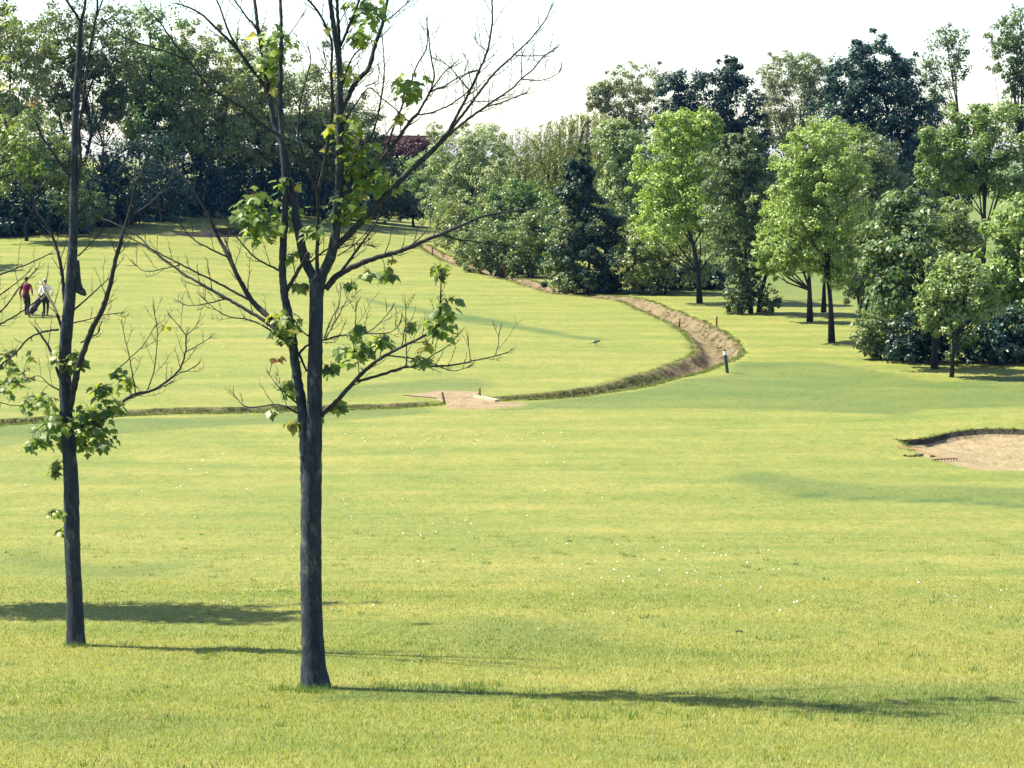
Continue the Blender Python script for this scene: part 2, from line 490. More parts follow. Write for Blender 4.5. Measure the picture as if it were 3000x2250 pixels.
# ------------------------------------------------------------------ ditch strips
def wob(s, seed, f):
    r = np.random.default_rng(seed)
    ph = r.uniform(0, 6.28, 6); fr = f * np.array([.35, .8, 1.5, 2.6, 4.3, 7.1]); am = np.array([1, .8, .6, .45, .3, .2])
    return (am[None] * np.sin(s[:, None] * fr[None] + ph[None])).sum(1) / 2.0
def ditch_strip(name, L, label, soil_end, seed):
    C = spline(L, 0.12)
    t = np.gradient(C[:, :2], axis=0); t /= np.linalg.norm(t, axis=1)[:, None]
    nrm = np.column_stack([-t[:, 1], t[:, 0]])
    s = np.concatenate([[0], np.cumsum(np.hypot(*np.diff(C[:, :2], axis=0).T))])
    us = np.array([-1.16, -1.08, -1.0, -.9, -.78, -.66, -.52, -.38, -.24, -.08, .08, .24, .38, .52, .66, .78, .9, 1.0, 1.08, 1.16])
    n, k = len(C), len(us)
    wl = C[:, 2] * (1 + .07 * wob(s, seed, 2.0)); wr = C[:, 2] * (1 + .07 * wob(s, seed + 1, 2.0))
    U = us[None, :]
    W = np.where(U < 0, wl[:, None], wr[:, None])
    P = C[:, None, :2] + nrm[:, None, :] * (U * W)[:, :, None]
    r = np.random.default_rng(seed + 5)
    prof = sstep(1.0, 0.30, np.abs(U)) * np.ones((n, 1))
    z = zb(P[:, :, 0], P[:, :, 1]) - C[:, 3][:, None] * prof + .015
    rough = np.zeros((n, k))
    for fr_, am_ in ((1.3, 1.0), (2.9, .7), (6.0, .5), (11.0, .35)):
        for _ in range(3):
            rough += am_ * np.sin(s[:, None] * fr_ * r.uniform(.6, 1.4) + U * W * fr_ * r.uniform(-2.2, 2.2) + r.uniform(0, 6.28)) / 1.7
    rough += r.normal(0, .35, (n, k))
    ledge = .10 * np.sin(s[:, None] * 1.7 + 4 * U + 2 * np.sin(s[:, None] * .6)) * sstep(.15, .4, np.abs(U)) * sstep(1.0, .75, np.abs(U))
    z += (rough * .034 + ledge * .35) * sstep(1.0, .85, np.abs(U))
    z -= np.where(np.abs(U) > 1.1, .10, np.where(np.abs(U) > 1.04, .03, 0))
    v = np.concatenate([P, z[:, :, None]], -1).reshape(-1, 3)
    i = np.arange(n - 1)[:, None] * k; j = np.arange(k - 1)[None]
    f = np.stack([i + j, i + j + 1, i + k + j + 1, i + k + j], -1).reshape(-1, 4)
    me = np_mesh(name, v, f, False)
    me.materials.append(M_SOIL); me.materials.append(M_SOIL_D)
    mi = (np.repeat(np.arange(n - 1), k - 1) / (n - 1) > soil_end).astype(np.int32)
    me.polygons.foreach_set('material_index', mi)
    o = link(name, me)
    tag(o, label, kind='structure')
    return C, nrm
CA, NA = ditch_strip('ditch', DA, 'bare earth drainage ditch curving along the shrubs', .885, 11)
CB, NB = ditch_strip('ditch', DB, 'narrow dark ditch crossing the fairway behind the maples', -1, 31)

# rough grass tufts along the ditches
def blades(P, h, w, col, lean=0.5, wind=(0.25, 0), seed=0, cvar=.25):
    """one triangle pair per blade; P (n,3)"""
    r = np.random.default_rng(seed)
    n = len(P)
    a = r.uniform(0, 2 * math.pi, n)
    side = np.column_stack([np.cos(a), np.sin(a), np.zeros(n)])
    hh = h * r.uniform(.55, 1.25, n)
    ln = np.column_stack([r.normal(wind[0], lean, n), r.normal(wind[1], lean, n), np.ones(n)])
    ln /= np.linalg.norm(ln, axis=1)[:, None]
    ww = w * r.uniform(.7, 1.3, n)
    b0 = P - side * ww[:, None] / 2 - np.array([0, 0, .01]); b1 = P + side * ww[:, None] / 2 - np.array([0, 0, .01])
    tip = P + ln * hh[:, None]
    v = np.stack([b0, b1, tip], 1).reshape(-1, 3)
    f = np.arange(3 * n).reshape(-1, 3)
    c = np.asarray(col)[None] * r.uniform(1 - cvar, 1 + cvar, (n, 1)) if np.ndim(col) == 1 else col * r.uniform(1 - cvar, 1 + cvar, (n, 1))
    return v, f, np.repeat(c, 3, 0)
def tufts_along(C, N, i0, i1, n, seed, u0, u1, h, cols):
    r = np.random.default_rng(seed)
    idx = r.integers(i0, i1, n); u = r.uniform(u0, u1, n)
    P2 = C[idx, :2] + N[idx] * (u * C[idx, 2])[:, None]
    z = zb(P2[:, 0], P2[:, 1]) - C[idx, 3] * sstep(1.0, .3, np.abs(u))
    per = 9
    P = np.repeat(np.column_stack([P2, z]), per, 0) + np.column_stack([r.normal(0, .06, n * per), r.normal(0, .06, n * per), np.zeros(n * per)])
    c = np.repeat(np.asarray(cols)[r.integers(0, len(cols), n)], per, 0)
    return blades(P, h, .035, c, .55, (0, 0), seed)
vv, ff, cc = [], [], []; off = 0
nA, nB = len(CA), len(CB)
lcol = [(.14, .18, .045), (.18, .20, .055), (.10, .14, .04)]
gcol = [(.05, .07, .025), (.10, .12, .04), (.03, .035, .022), (.16, .135, .07)]
for args in ((CA, NA, int(nA * .89), nA - 6, 800, 3, -.85, .9, .10, gcol), (CB, NB, 4, nB, 1700, 4, -.85, .95, .09, gcol),
             (CA, NA, 0, int(nA * .90), 900, 5, .90, 1.14, .085, lcol), (CA, NA, 0, int(nA * .90), 800, 6, -1.14, -.92, .07, lcol), (CB, NB, 0, nB, 500, 7, .92, 1.15, .07, lcol), (CA, NA, int(nA * .86), nA, 260, 8, .95, 1.15, .08, lcol), (CA, NA, int(nA * .3), int(nA * .88), 240, 9, .2, .8, .08, gcol)):
    v, f, c = tufts_along(*args)
    vv.append(v); ff.append(f + off); cc.append(c); off += len(v)
o = link('rough_grass', np_mesh('rough_grass', np.vstack(vv), np.vstack(ff), False, np.vstack(cc)), M_GRASS)
tag(o, 'tufts of rough grass along the ditch banks', kind='stuff')

# ------------------------------------------------------------------ bunkers
def bunker(name, P, label, lip, depth, seed):
    n = len(P)
    c = P.mean(0)
    r = np.random.default_rng(seed)
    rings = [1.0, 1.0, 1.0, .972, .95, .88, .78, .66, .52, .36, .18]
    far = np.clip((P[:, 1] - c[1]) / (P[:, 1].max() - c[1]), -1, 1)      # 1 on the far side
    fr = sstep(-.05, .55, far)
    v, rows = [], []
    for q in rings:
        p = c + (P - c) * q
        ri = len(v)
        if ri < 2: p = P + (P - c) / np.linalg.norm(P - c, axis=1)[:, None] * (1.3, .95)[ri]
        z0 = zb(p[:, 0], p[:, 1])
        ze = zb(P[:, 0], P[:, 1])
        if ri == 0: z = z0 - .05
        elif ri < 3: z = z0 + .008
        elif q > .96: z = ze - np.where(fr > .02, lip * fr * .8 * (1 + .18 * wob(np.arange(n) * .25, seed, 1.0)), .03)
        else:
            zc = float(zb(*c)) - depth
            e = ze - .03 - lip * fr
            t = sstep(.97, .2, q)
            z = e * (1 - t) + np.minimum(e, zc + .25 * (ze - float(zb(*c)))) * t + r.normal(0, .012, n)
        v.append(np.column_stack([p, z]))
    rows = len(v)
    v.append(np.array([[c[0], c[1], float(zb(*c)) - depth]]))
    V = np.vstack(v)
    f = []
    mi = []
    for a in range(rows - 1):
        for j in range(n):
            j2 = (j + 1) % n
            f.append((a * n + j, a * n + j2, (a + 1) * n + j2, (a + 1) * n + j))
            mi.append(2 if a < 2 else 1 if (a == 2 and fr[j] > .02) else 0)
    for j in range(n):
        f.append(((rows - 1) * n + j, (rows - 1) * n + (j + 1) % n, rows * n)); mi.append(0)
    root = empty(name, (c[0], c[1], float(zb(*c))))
    for nm, k, m_ in (('sand', 0, M_SAND), ('shaded_turf_face', 1, M_TURF_SHADE), ('turf_edge', 2, M_GROUND)):
        me = bpy.data.meshes.new(nm)
        fs = [q for q, i in zip(f, mi) if i == k]
        used = sorted({i for q in fs for i in q}); mp = {u: i for i, u in enumerate(used)}
        me.from_pydata((V[used] - np.array([c[0], c[1], float(zb(*c))])).tolist(), [], [tuple(mp[i] for i in q) for q in fs])
        me.polygons.foreach_set('use_smooth', np.ones(len(me.polygons), bool))
        link(nm, me, m_, root)
    # ragged grass fringe over the lip
    r2 = np.random.default_rng(seed + 70)
    kk = r2.integers(0, n, 2600)
    kk = kk[fr[kk] > .05]
    p = P[kk] + r2.normal(0, .05, (len(kk), 2)) + (P[kk] - c) / np.linalg.norm(P[kk] - c, axis=1)[:, None] * .02
    q3 = np.column_stack([p - c, zb(p[:, 0], p[:, 1]) + .0 - float(zb(*c))])
    v_, f_, c_ = blades(q3, .07, .02, np.array([.11, .15, .04]), .6, (0, -.5), seed + 3)
    link('grass_fringe', np_mesh('grass_fringe', v_, f_, False, c_), M_GRASS, root)['kind'] = 'stuff'
    tag(root, label, 'bunker')
    return root
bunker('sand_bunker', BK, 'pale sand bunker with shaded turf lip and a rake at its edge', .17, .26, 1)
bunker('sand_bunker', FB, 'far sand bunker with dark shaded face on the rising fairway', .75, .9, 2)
# bunker rake
pa, pb = G(2627, 1312), G(2768, 1352)
ax = Vector(pb - pa); L = ax.length; axn = ax.normalized()
root = empty('bunker_rake', tuple(pb))
d = pa - pb
m = MB(); m.tube([np.array([0, 0, .06]), d * .5 + np.array([0, 0, .10]), d + np.array([0, 0, .05])], .014, 6); m.build('handle', M_STAKE_B, root)
sidev = np.array([-axn.y, axn.x, 0])
m = MB(); m.tube([sidev * -.3 + np.array([0, 0, .06]), sidev * .3 + np.array([0, 0, .06])], .018, 6)
m.build('rake_head', M_STAKE_B, root)
for i in range(9):
    m = MB(); q = sidev * (-.32 + .08 * i); m.tube([q + np.array([0, 0, .06]), q + np.array([0, 0, -.02])], .009, 5); m.build('tine', M_POST_D, root)
tag(root, 'wooden bunker rake lying across the sand edge', 'rake')
# small broken edge of turf beside the rake
m = MB()
q = G(2690, 1338)
for k in range(7):
    m.ball(q + np.array([random.uniform(-.35, .35), random.uniform(-.12, .12), .03]), (random.uniform(.05, .10), random.uniform(.03, .06), .03), 7, 4)
tag(m.build('turf_clods', M_SOIL_D), 'dark clods of turf at the rake end of the bunker', 'turf', kind='stuff')

# ------------------------------------------------------------------ gravel crossing
gp = [(1165, 1158), (1240, 1150), (1290, 1143), (1345, 1144), (1405, 1147), (1402, 1160), (1392, 1166), (1458, 1179), (1500, 1184), (1560, 1186), (1500, 1193), (1430, 1199), (1350, 1199), (1296, 1196), (1325, 1188), (1305, 1182), (1285, 1174), (1262, 1165), (1215, 1160)]
P = spline(np.vstack([Gp(gp)[:, :2], Gp(gp[:1])[:, :2]]), .15)[:-1]
P = P + rng.normal(0, .05, P.shape)
c = P.mean(0); V = [];
for q in (1.0, .86, .7, .5, .25):
    p = c + (P - c) * q
    V.append(np.column_stack([p, zb(p[:, 0], p[:, 1]) + (.022 if q < 1 else -.01)]))
V.append(np.array([[c[0], c[1], float(zb(*c)) + .04]]))
n = len(P); f = [(a * n + j, a * n + (j + 1) % n, (a + 1) * n + (j + 1) % n, (a + 1) * n + j) for a in range(4) for j in range(n)] + [(4 * n + j, 4 * n + (j + 1) % n, 5 * n) for j in range(n)]
me = bpy.data.meshes.new('gravel_path'); me.from_pydata(np.vstack(V).tolist(), [], f)
tag(link('gravel_path', me, M_GRAVEL), 'short sandy gravel path crossing the ditch', kind='structure')
# timber edging
a, b = G(1391, 1166), G(1456, 1179)
dv = Vector(b - a); L = dv.length
m = MB(); m.box((0, 0, 0), (L, .16, .10), dv.to_track_quat('X', 'Z'))
o = m.build('timber_edging', M_SLEEPER); o.location = (a + b) / 2 + np.array([0, 0, .04])
tag(o, 'pale timber sleeper edging the gravel ditch crossing', 'timber')

# ------------------------------------------------------------------ stakes and marker posts
def stake(name, px, top, bot, mt, label, wpx, lean=0, cap=None, group=None):
    b = G(px, bot)
    D = b[1]
    h = (bot - top) * D / F
    w = wpx * D / F
    root = empty(name, tuple(b))
    d = Vector((lean * h, 0, h))
    m = MB(); pts = [np.array(d) * t for t in (-.12, 0, .5, 1.0)]
    m.tube(pts, [w / 2, w / 2, w / 2, w / 2.2], 8)
    m.build('post', mt, root)
    m = MB(); e = np.array(d)
    if cap == 'white':
        m.tube([e * .80, e * .985], w / 2 * 1.06, 8); m.build('white_band', M_WHITE, root)
        m = MB(); m.tube([e * .985, e * 1.03], w / 2 * 1.1, 8); m.build('cap', M_POST_D, root)
    else:
        m.tube([e * 1.0, e * 1.025, e * 1.04], [w / 2.2, w / 2.6, w / 6], 8); m.build('tip', mt, root)
    tag(root, label, 'post', group)
    return root
stake('hazard_stake', 1989, 934, 959, M_STAKE_R, 'red stake in the bare ditch, on its fairway bank', 5, .12)
stake('hazard_stake', 2099, 928, 957, M_STAKE_R, 'red stake on the tree side of the bare ditch', 5, .03)
stake('hazard_stake', 1267, 725, 748, M_STAKE_R, 'dark red stake at the far end of the ditch, by the willow', 4)
stake('hazard_stake', 1478, 782, 808, M_STAKE_R, 'dark red stake among the ditch shrubs, before the bare strip', 4)
stake('hazard_stake', 1557, 788, 812, M_STAKE_R, 'dark red stake behind the bare strip of ditch between shrubs', 4)
stake('timber_post', 1302, 1149, 1181, M_STAKE_B, 'leaning brown timber post beside the gravel crossing', 7, -.2)
stake('timber_post', 1406, 1137, 1168, M_STAKE_B, 'upright brown timber post at the end of the pale sleeper', 7, -.03)
stake('marker_post', 2131, 1026, 1093, M_POST_D, 'dark marker post with white band at the ditch corner', 10, -.13, 'white')

# ------------------------------------------------------------------ foliage generator
QV = np.array([(0, 0, 0), (.34, .45, .07), (0, 1, -.03), (-.34, .45, .07)])
def leaf_cloud(C, R, n, size, col, r, outward, flat=.75, droop=0.0, cvar=.22, shell=.5, wid=1.0):
    """n leaves spread over clusters at C (m,3) with radius R (m,)"""
    k = r.integers(0, len(C), n)
    d = r.normal(0, 1, (n, 3)); d /= np.linalg.norm(d, axis=1)[:, None]
    rr = R[k] * (shell + (1 - shell) * r.random(n)) ** .8
    p = C[k] + d * rr[:, None] * np.array([1, 1, flat])
    nrm = d * .55 + outward[k] * .45 + r.normal(0, .42, (n, 3)) + np.array([0, 0, .38])
    nrm /= np.linalg.norm(nrm, axis=1)[:, None]
    t = r.normal(0, 1, (n, 3)) + np.array([0, 0, -.5 - droop])
    t -= nrm * (t * nrm).sum(1)[:, None]; t /= np.linalg.norm(t, axis=1)[:, None] + 1e-9
    s = np.cross(t, nrm)
    L = size * r.uniform(.65, 1.3, n)
    v = p[:, None, :] + L[:, None, None] * (QV[None, :, 0:1] * s[:, None, :] * wid + QV[None, :, 1:2] * t[:, None, :] + QV[None, :, 2:3] * nrm[:, None, :])
    i = np.arange(n)[:, None] * 4
    f = np.concatenate([i + np.array([[0, 1, 2]]), i + np.array([[0, 2, 3]])], 0)
    c = np.asarray(col)[None] * r.uniform(1 - cvar, 1 + cvar, (n, 1)) * (1 + r.normal(0, .05, (n, 3)))
    return v.reshape(-1, 3), f, np.repeat(np.clip(c, .005, 1), 4, 0)

TRI = [0]
def tree(name, label, base, lobes, D=None, leaf=.16, col=(.08, .12, .04), cover=4.0, trunk=.16, lean=(0, 0), cat='tree', group=None,
         clus=.24, stems=1, flat=.75, path=None, dens=1.0, seed=None, droop=0.0, bark=None, wid=1.0, limbs=True, shell=.5, deep=.85, mixcol=None):
    """base: photo pixel of the trunk foot; lobes: ellipses (cx,cy,rx,ry) giving crown masses, placed at the tree's own distance"""
    if max(col) > .1: col = tuple(q * k for q, k in zip(col, (1.42, 1.44, 1.45)))
    sd_ = seed if seed is not None else abs(int(base[0] * 7 + (base[1] or 0)))
    r = np.random.default_rng(sd_)
    if D is None:
        b = G(*base); D = b[1]
    else:
        b = onx(base[0], D)
    if 'understorey' in name or 'background' in name: cover *= (.66 if 'understorey' in name else .48); leaf *= 1.12
    elif D < 135: cover *= 1.22; leaf *= .9
    else: cover *= .95; leaf *= .92
    m = D / F
    root = empty(name, tuple(b))
    lob = []
    for i, (cx, cy, rx, ry) in enumerate(lobes):
        c = at(cx, cy, D + (r.uniform(-.5, .5) * rx * m * deep if i else 0))
        lob.append((c - b, np.array([rx * m, rx * m * deep, ry * m]) * (1.18 if D < 135 else 1.12)))
    # wood
    top = max(lob, key=lambda q: q[0][2])
    mb = MB()
    if path is not None:
        tp = np.array([at(px, py, D) - b for px, py in path]); tp[0, 2] = -.15
        tp = spline(tp, .6)
    else:
        e = top[0] + np.array([0, 0, top[1][2] * .3])
        low = min(lob, key=lambda q: q[0][2])
        mid = np.array([(low[0][0] * .4), low[0][1] * .3, e[2] * .45])
        tp = spline(np.array([(0, 0, -.15), (lean[0] * .3, 0, e[2] * .15), mid + np.array([lean[0], lean[1], 0]), e]), .8)
    h = np.linspace(0, 1, len(tp))
    trunk = trunk * .68
    rads = trunk * (1 - .75 * h) * (1 + .4 * np.exp(-h * 45))
    mb.tube(tp, rads, 9)
    for s in range(1, stems):
        o2 = np.array([r.uniform(-.25, .25), r.uniform(-.2, .2), 0])
        e = lob[s % len(lob)][0]
        mb.tube(spline(np.array([(0, 0, -.15) + o2, o2 * 2.5 + np.array([0, 0, e[2] * .35]), e]), .8), np.linspace(trunk * .8, trunk * .2, len(spline(np.array([(0, 0, -.15) + o2, o2 * 2.5 + np.array([0, 0, e[2] * .35]), e]), .8))), 7)
    mb.build('trunk', bark or M_BARK_F, root, True)
    # clusters
    CC, RR, OO = [], [], []
    for c, q in lob:
        area = math.pi * q[0] * q[2]
        rc = clus * min(q[0], q[2]) * 1.05
        rc = min(max(rc, leaf * 1.3), 1.5)
        k = max(8, int(1.35 * area / (rc * rc * 1.2)))
        dv = r.normal(0, 1, (k, 3)); dv /= np.linalg.norm(dv, axis=1)[:, None]
        rr = r.uniform(.35, 1.0, k) ** .55
        sprig = r.random(k) < .16
        rr = np.where(sprig, r.uniform(1.02, 1.28, k), rr)
        P = c + dv * q * rr[:, None] * .90 + r.normal(0, .13, (k, 3)) * q
        z0 = P[:, 2]
        keep = P[:, 2] > -.05 + zb(P[:, 0] + b[0], P[:, 1] + b[1]) - b[2]
        P, dv, sprig = P[keep], dv[keep], sprig[keep]
        CC.append(P); RR.append(rc * np.where(sprig, r.uniform(.35, .6, len(P)), r.uniform(.5, 1.35, len(P)))); OO.append(dv)
    C = np.vstack(CC); R = np.concatenate(RR); O = np.vstack(OO)
    area = sum(math.pi * q[0] * q[2] for _, q in lob)
    n = int(cover * dens * area / (leaf * leaf * .34 * wid))
    n = min(n, 42000)
    cl = np.asarray(col, dtype=float)
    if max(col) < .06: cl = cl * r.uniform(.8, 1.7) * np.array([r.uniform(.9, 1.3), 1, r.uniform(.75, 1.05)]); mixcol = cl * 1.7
    v, f, cc_ = leaf_cloud(C, R, n, leaf, cl, r, O, flat, droop, shell=shell, wid=wid)
    if mixcol is not None:
        w_ = np.repeat((r.random(n) < .3).astype(float), 4)[:, None]
        cc_ = cc_ * (1 - w_) + cc_ * w_ * (np.asarray(mixcol) / cl)
    # keep leaves above the ground
    vz = v.reshape(-1, 4, 3)
    gz = zb(vz[:, 0, 0] + b[0], vz[:, 0, 1] + b[1]) - b[2]
    low = vz[:, :, 2].min(1) < gz + .01
    vz[low, :, 2] += (gz[low] + .02 - vz[low, :, 2].min(1))[:, None]
    v = vz.reshape(-1, 3)
    TRI[0] += len(f)
    crown = link('crown', np_mesh('crown', v, f, False, cc_), M_LEAF, root)
    # limbs to clusters
    if limbs:
        lm = MB()
        pick = r.choice(len(C), min(len(C), 26), replace=False)
        for i in pick:
            e = C[i]
            j = int(np.clip(np.searchsorted(tp[:, 2], e[2] * r.uniform(.25, .92)), 1, len(tp) - 2))
            s0 = tp[j]
            md = s0 * .45 + e * .55 + np.array([0, 0, -.08 * np.linalg.norm(e - s0)]) + r.normal(0, .06, 3) * np.linalg.norm(e - s0)
            pp = spline(np.array([s0, md, e]), .9)
            r0 = min(rads[j] * .55, trunk * .4)
            lm.tube(pp, np.linspace(r0, max(.012, r0 * .2), len(pp)), 5, False)
        lm.build('limbs', bark or M_BARK_F, root, True)
    tag(root, label, cat, group)
    return root

def weeping(name, label, base, D, tops, leaf, col, seed, strand=1.0, per=34):
    """tree with hanging leaf strands; tops: (cx,cy,rx,drop) in photo pixels"""
    r = np.random.default_rng(seed)
    b = onx(base[0], D); m = D / F
    root = empty(name, tuple(b))
    mb = MB(); vs_, fs_, cs_ = [], [], []; off = 0
    P = []
    for cx, cy, rx, drop in tops:
        c = at(cx, cy, D + r.uniform(-.8, .8)) - b
        R = rx * m * 1.55
        pp = spline(np.array([(0, 0, -.15), (c[0] * .25, c[1] * .2, c[2] * .55), (c[0] * .7, c[1] * .7, c[2] * .95), c]), .8)
        mb.tube(pp, np.linspace(.22, .03, len(pp)), 7)
        ns = int(28 * strand * max(1, R / 1.2))
        for s in range(ns):
            a = r.uniform(0, 6.283); q = r.random() ** .5
            st = c + np.array([math.cos(a) * R * q, math.sin(a) * R * q, .5 * R * (1 - q * q) + r.normal(0, .1)])
            ln = drop * m * r.uniform(.5, 1.1)
            k = int(per * ln / 3) + 8
            t = r.random(k)
            sw = r.normal(0, .06, 3)
            pt = st + np.column_stack([math.cos(a) * .15 * t + sw[0] * t, math.sin(a) * .15 * t + sw[1] * t, -ln * t]) + r.normal(0, .055, (k, 3)) * np.array([1, 1, .3])
            P.append(pt)
    P = np.vstack(P)
    gz = zb(P[:, 0] + b[0], P[:, 1] + b[1]) - b[2]
    P = P[P[:, 2] > gz + .15]
    n = len(P)
    out = np.column_stack([P[:, 0], P[:, 1] - 1.0, np.zeros(n)]); out /= np.linalg.norm(out, axis=1)[:, None] + 1e-6
    nrm = out + r.normal(0, .5, (n, 3)); nrm /= np.linalg.norm(nrm, axis=1)[:, None]
    t = r.normal(0, .35, (n, 3)) + np.array([0, 0, -1.0]); t -= nrm * (t * nrm).sum(1)[:, None]; t /= np.linalg.norm(t, axis=1)[:, None]
    s = np.cross(t, nrm); L = leaf * r.uniform(.7, 1.4, n)
    v = P[:, None, :] + L[:, None, None] * (QV[None, :, 0:1] * s[:, None, :] * .7 + QV[None, :, 1:2] * t[:, None, :] + QV[None, :, 2:3] * nrm[:, None, :])
    i = np.arange(n)[:, None] * 4
    f = np.concatenate([i + np.array([[0, 1, 2]]), i + np.array([[0, 2, 3]])], 0)
    c = np.asarray(col)[None] * r.uniform(.75, 1.25, (n, 1))
    mb.build('trunk', M_BARK_F, root, True)
    TRI[0] += len(f)
    link('crown', np_mesh('crown', v.reshape(-1, 3), f, False, np.repeat(c, 4, 0)), M_LEAF, root)
    tag(root, label, 'tree')
    return root

OLIVE = (.128, .152, .062); MID = (.085, .130, .046); SHADE_DARK = (.016, .040, .038); GREY = (.150, .190, .095)  # the darkest green has the wood's shade and navy shadow tone put into it
LIGHT = (.165, .235, .060); BRIGHT = (.20, .28, .065); SYC = (.055, .100, .035); LITE = (.135, .165, .070)
GW = 'tall trees of the wood on the left'
# --- wood at the left, beyond the rising fairway
tree('poplar_tree', 'tall olive green poplar at the outer end of the wood, beside the leaning maple', (20, 640), [(30, 110, 130, 105), (60, 260, 110, 110), (10, 380, 120, 110), (60, 480, 90, 70)], 146, .24, OLIVE, 4.2, .30, cat='tree', group=GW)
tree('poplar_tree', 'open-crowned poplar with pale sky showing between its bare limbs', (235, 640), [(190, 95, 120, 75), (310, 110, 110, 85), (130, 200, 70, 70), (260, 190, 70, 50), (370, 220, 70, 70), (180, 290, 40, 50), (330, 300, 40, 50)], 150, .24, (.075, .10, .045), 3.0, .26, stems=3, group=GW)
tree('poplar_tree', 'thin sparse poplar seen through the bare limbs of the open-crowned one', (300, 635), [(250, 300, 110, 70), (170, 330, 80, 60), (320, 350, 90, 60), (230, 210, 90, 70)], 158, .22, (.07, .10, .045), 1.5, .16, stems=3, group=GW)
tree('poplar_tree', 'poplar with ragged dark crown standing beside the open-crowned one', (430, 630), [(440, 120, 115, 100), (400, 240, 90, 100), (480, 250, 90, 100), (410, 350, 80, 80), (470, 380, 80, 70)], 156, .24, MID, 3.8, .3, stems=2, group=GW)
tree('poplar_tree', 'broad olive poplar with sunlit domed top over the dark wood', (590, 625), [(590, 200, 130, 110), (540, 300, 110, 100), (650, 290, 110, 110), (520, 200, 70, 80), (600, 400, 120, 70)], 160, .24, OLIVE, 4.2, .3, group=GW)
tree('poplar_tree', 'olive poplar whose crown shows behind the forked maple stems', (770, 625), [(760, 200, 120, 110), (820, 300, 110, 110), (720, 310, 90, 100), (770, 410, 120, 70)], 165, .24, OLIVE, 4.2, .3, group=GW)
tree('poplar_tree', 'grey green poplar stepping down towards the gap in the wood', (950, 630), [(930, 290, 110, 110), (990, 370, 90, 90), (900, 390, 90, 90), (950, 460, 110, 60)], 170, .24, (.085, .11, .05), 4.0, .28, group=GW)
tree('poplar_tree', 'last low poplar of the wood, beside the brick red roof', (1060, 640), [(1050, 400, 70, 85), (1085, 480, 60, 80), (1020, 480, 60, 70)], 176, .24, (.07, .10, .04), 4.2, .24, group=GW)
GS = 'dark understorey trees along the fairway edge'
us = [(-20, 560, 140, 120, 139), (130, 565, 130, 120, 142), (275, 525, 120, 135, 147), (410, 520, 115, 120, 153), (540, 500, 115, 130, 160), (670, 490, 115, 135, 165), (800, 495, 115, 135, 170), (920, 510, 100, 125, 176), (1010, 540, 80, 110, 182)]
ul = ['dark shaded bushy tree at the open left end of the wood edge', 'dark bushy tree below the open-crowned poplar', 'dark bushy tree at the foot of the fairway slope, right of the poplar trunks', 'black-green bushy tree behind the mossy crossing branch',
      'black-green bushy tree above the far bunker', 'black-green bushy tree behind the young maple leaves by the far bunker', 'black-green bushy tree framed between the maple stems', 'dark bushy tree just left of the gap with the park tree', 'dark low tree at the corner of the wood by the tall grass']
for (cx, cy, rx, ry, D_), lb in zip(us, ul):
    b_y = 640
    tree('understorey_tree', lb, (cx, b_y), [(cx, cy - 40, rx, ry * .8), (cx - rx * .5, cy + 50, rx * .75, ry * .75), (cx + rx * .5, cy + 55, rx * .75, ry * .75), (cx, cy + 95, rx * .9, ry * .5)], D_, .24, SHADE_DARK, 4.6, .2, group=GS, limbs=False, clus=.34)
tree('hawthorn_tree', 'sunlit pale green tree low against the dark wood, left of the leaning maple', (80, 640), [(60, 400, 90, 70), (130, 470, 100, 60), (40, 490, 90, 60), (190, 510, 60, 40)], 134, .2, (.115, .150, .055), 3.6, .15)
tree('hawthorn_tree', 'bluish green rounded shrub behind the leaning maple trunk', (220, 660), [(200, 570, 70, 60), (250, 610, 70, 50)], 138, .2, (.07, .105, .05), 4.0, .12, limbs=False)
# shade tree outside the left edge: its shadow lies on the far fairway
tree('lime_tree', 'round lime tree just outside the left edge, shading the far fairway', (-330, 740), [(-330, 480, 150, 150), (-270, 560, 120, 110)], 118, .26, MID, 3.4, .25, limbs=False)

# --- middle distance gap
tree('park_tree', 'small flat-crowned park tree with dark trunk before tall grass', (1212, 664), [(1160, 602, 60, 36), (1120, 612, 45, 28), (1240, 618, 50, 22), (1190, 590, 40, 30)], None, .22, (.055, .085, .04), 4.2, .17, path=[(1212, 664), (1208, 635), (1200, 605)])
tree('understorey_tree', 'dark tree filling the gap behind the park tree', (1130, 660), [(1120, 540, 90, 80), (1150, 610, 90, 45), (1080, 600, 60, 60)], 205, .28, SHADE_DARK, 4.6, .2, limbs=False)
tree('understorey_tree', 'dark tree in the gap beside the large willow', (1250, 660), [(1250, 560, 70, 75), (1240, 620, 70, 40)], 207, .28, SHADE_DARK, 4.6, .2, limbs=False)
tree('hawthorn_tree', 'sunlit green tree in the gap, below the copper beech', (1215, 660), [(1195, 520, 40, 50), (1245, 490, 45, 50), (1235, 560, 40, 45)], 198, .24, (.10, .15, .05), 3.0, .14, clus=.36)
tree('copper_beech', 'dark purple copper beech in front of the tiled roof', (1170, 655), [(1180, 445, 85, 48), (1120, 450, 60, 45), (1230, 440, 45, 42), (1180, 510, 90, 40)], 213, .26, (.060, .022, .030), 4.6, .25)
tree('pale_shrub', 'pale grey feathery treetop beside the tiled roof', (1278, 650), [(1275, 390, 24, 28), (1280, 440, 40, 40)], 222, .22, (.19, .21, .15), 2.6, .12, limbs=False)

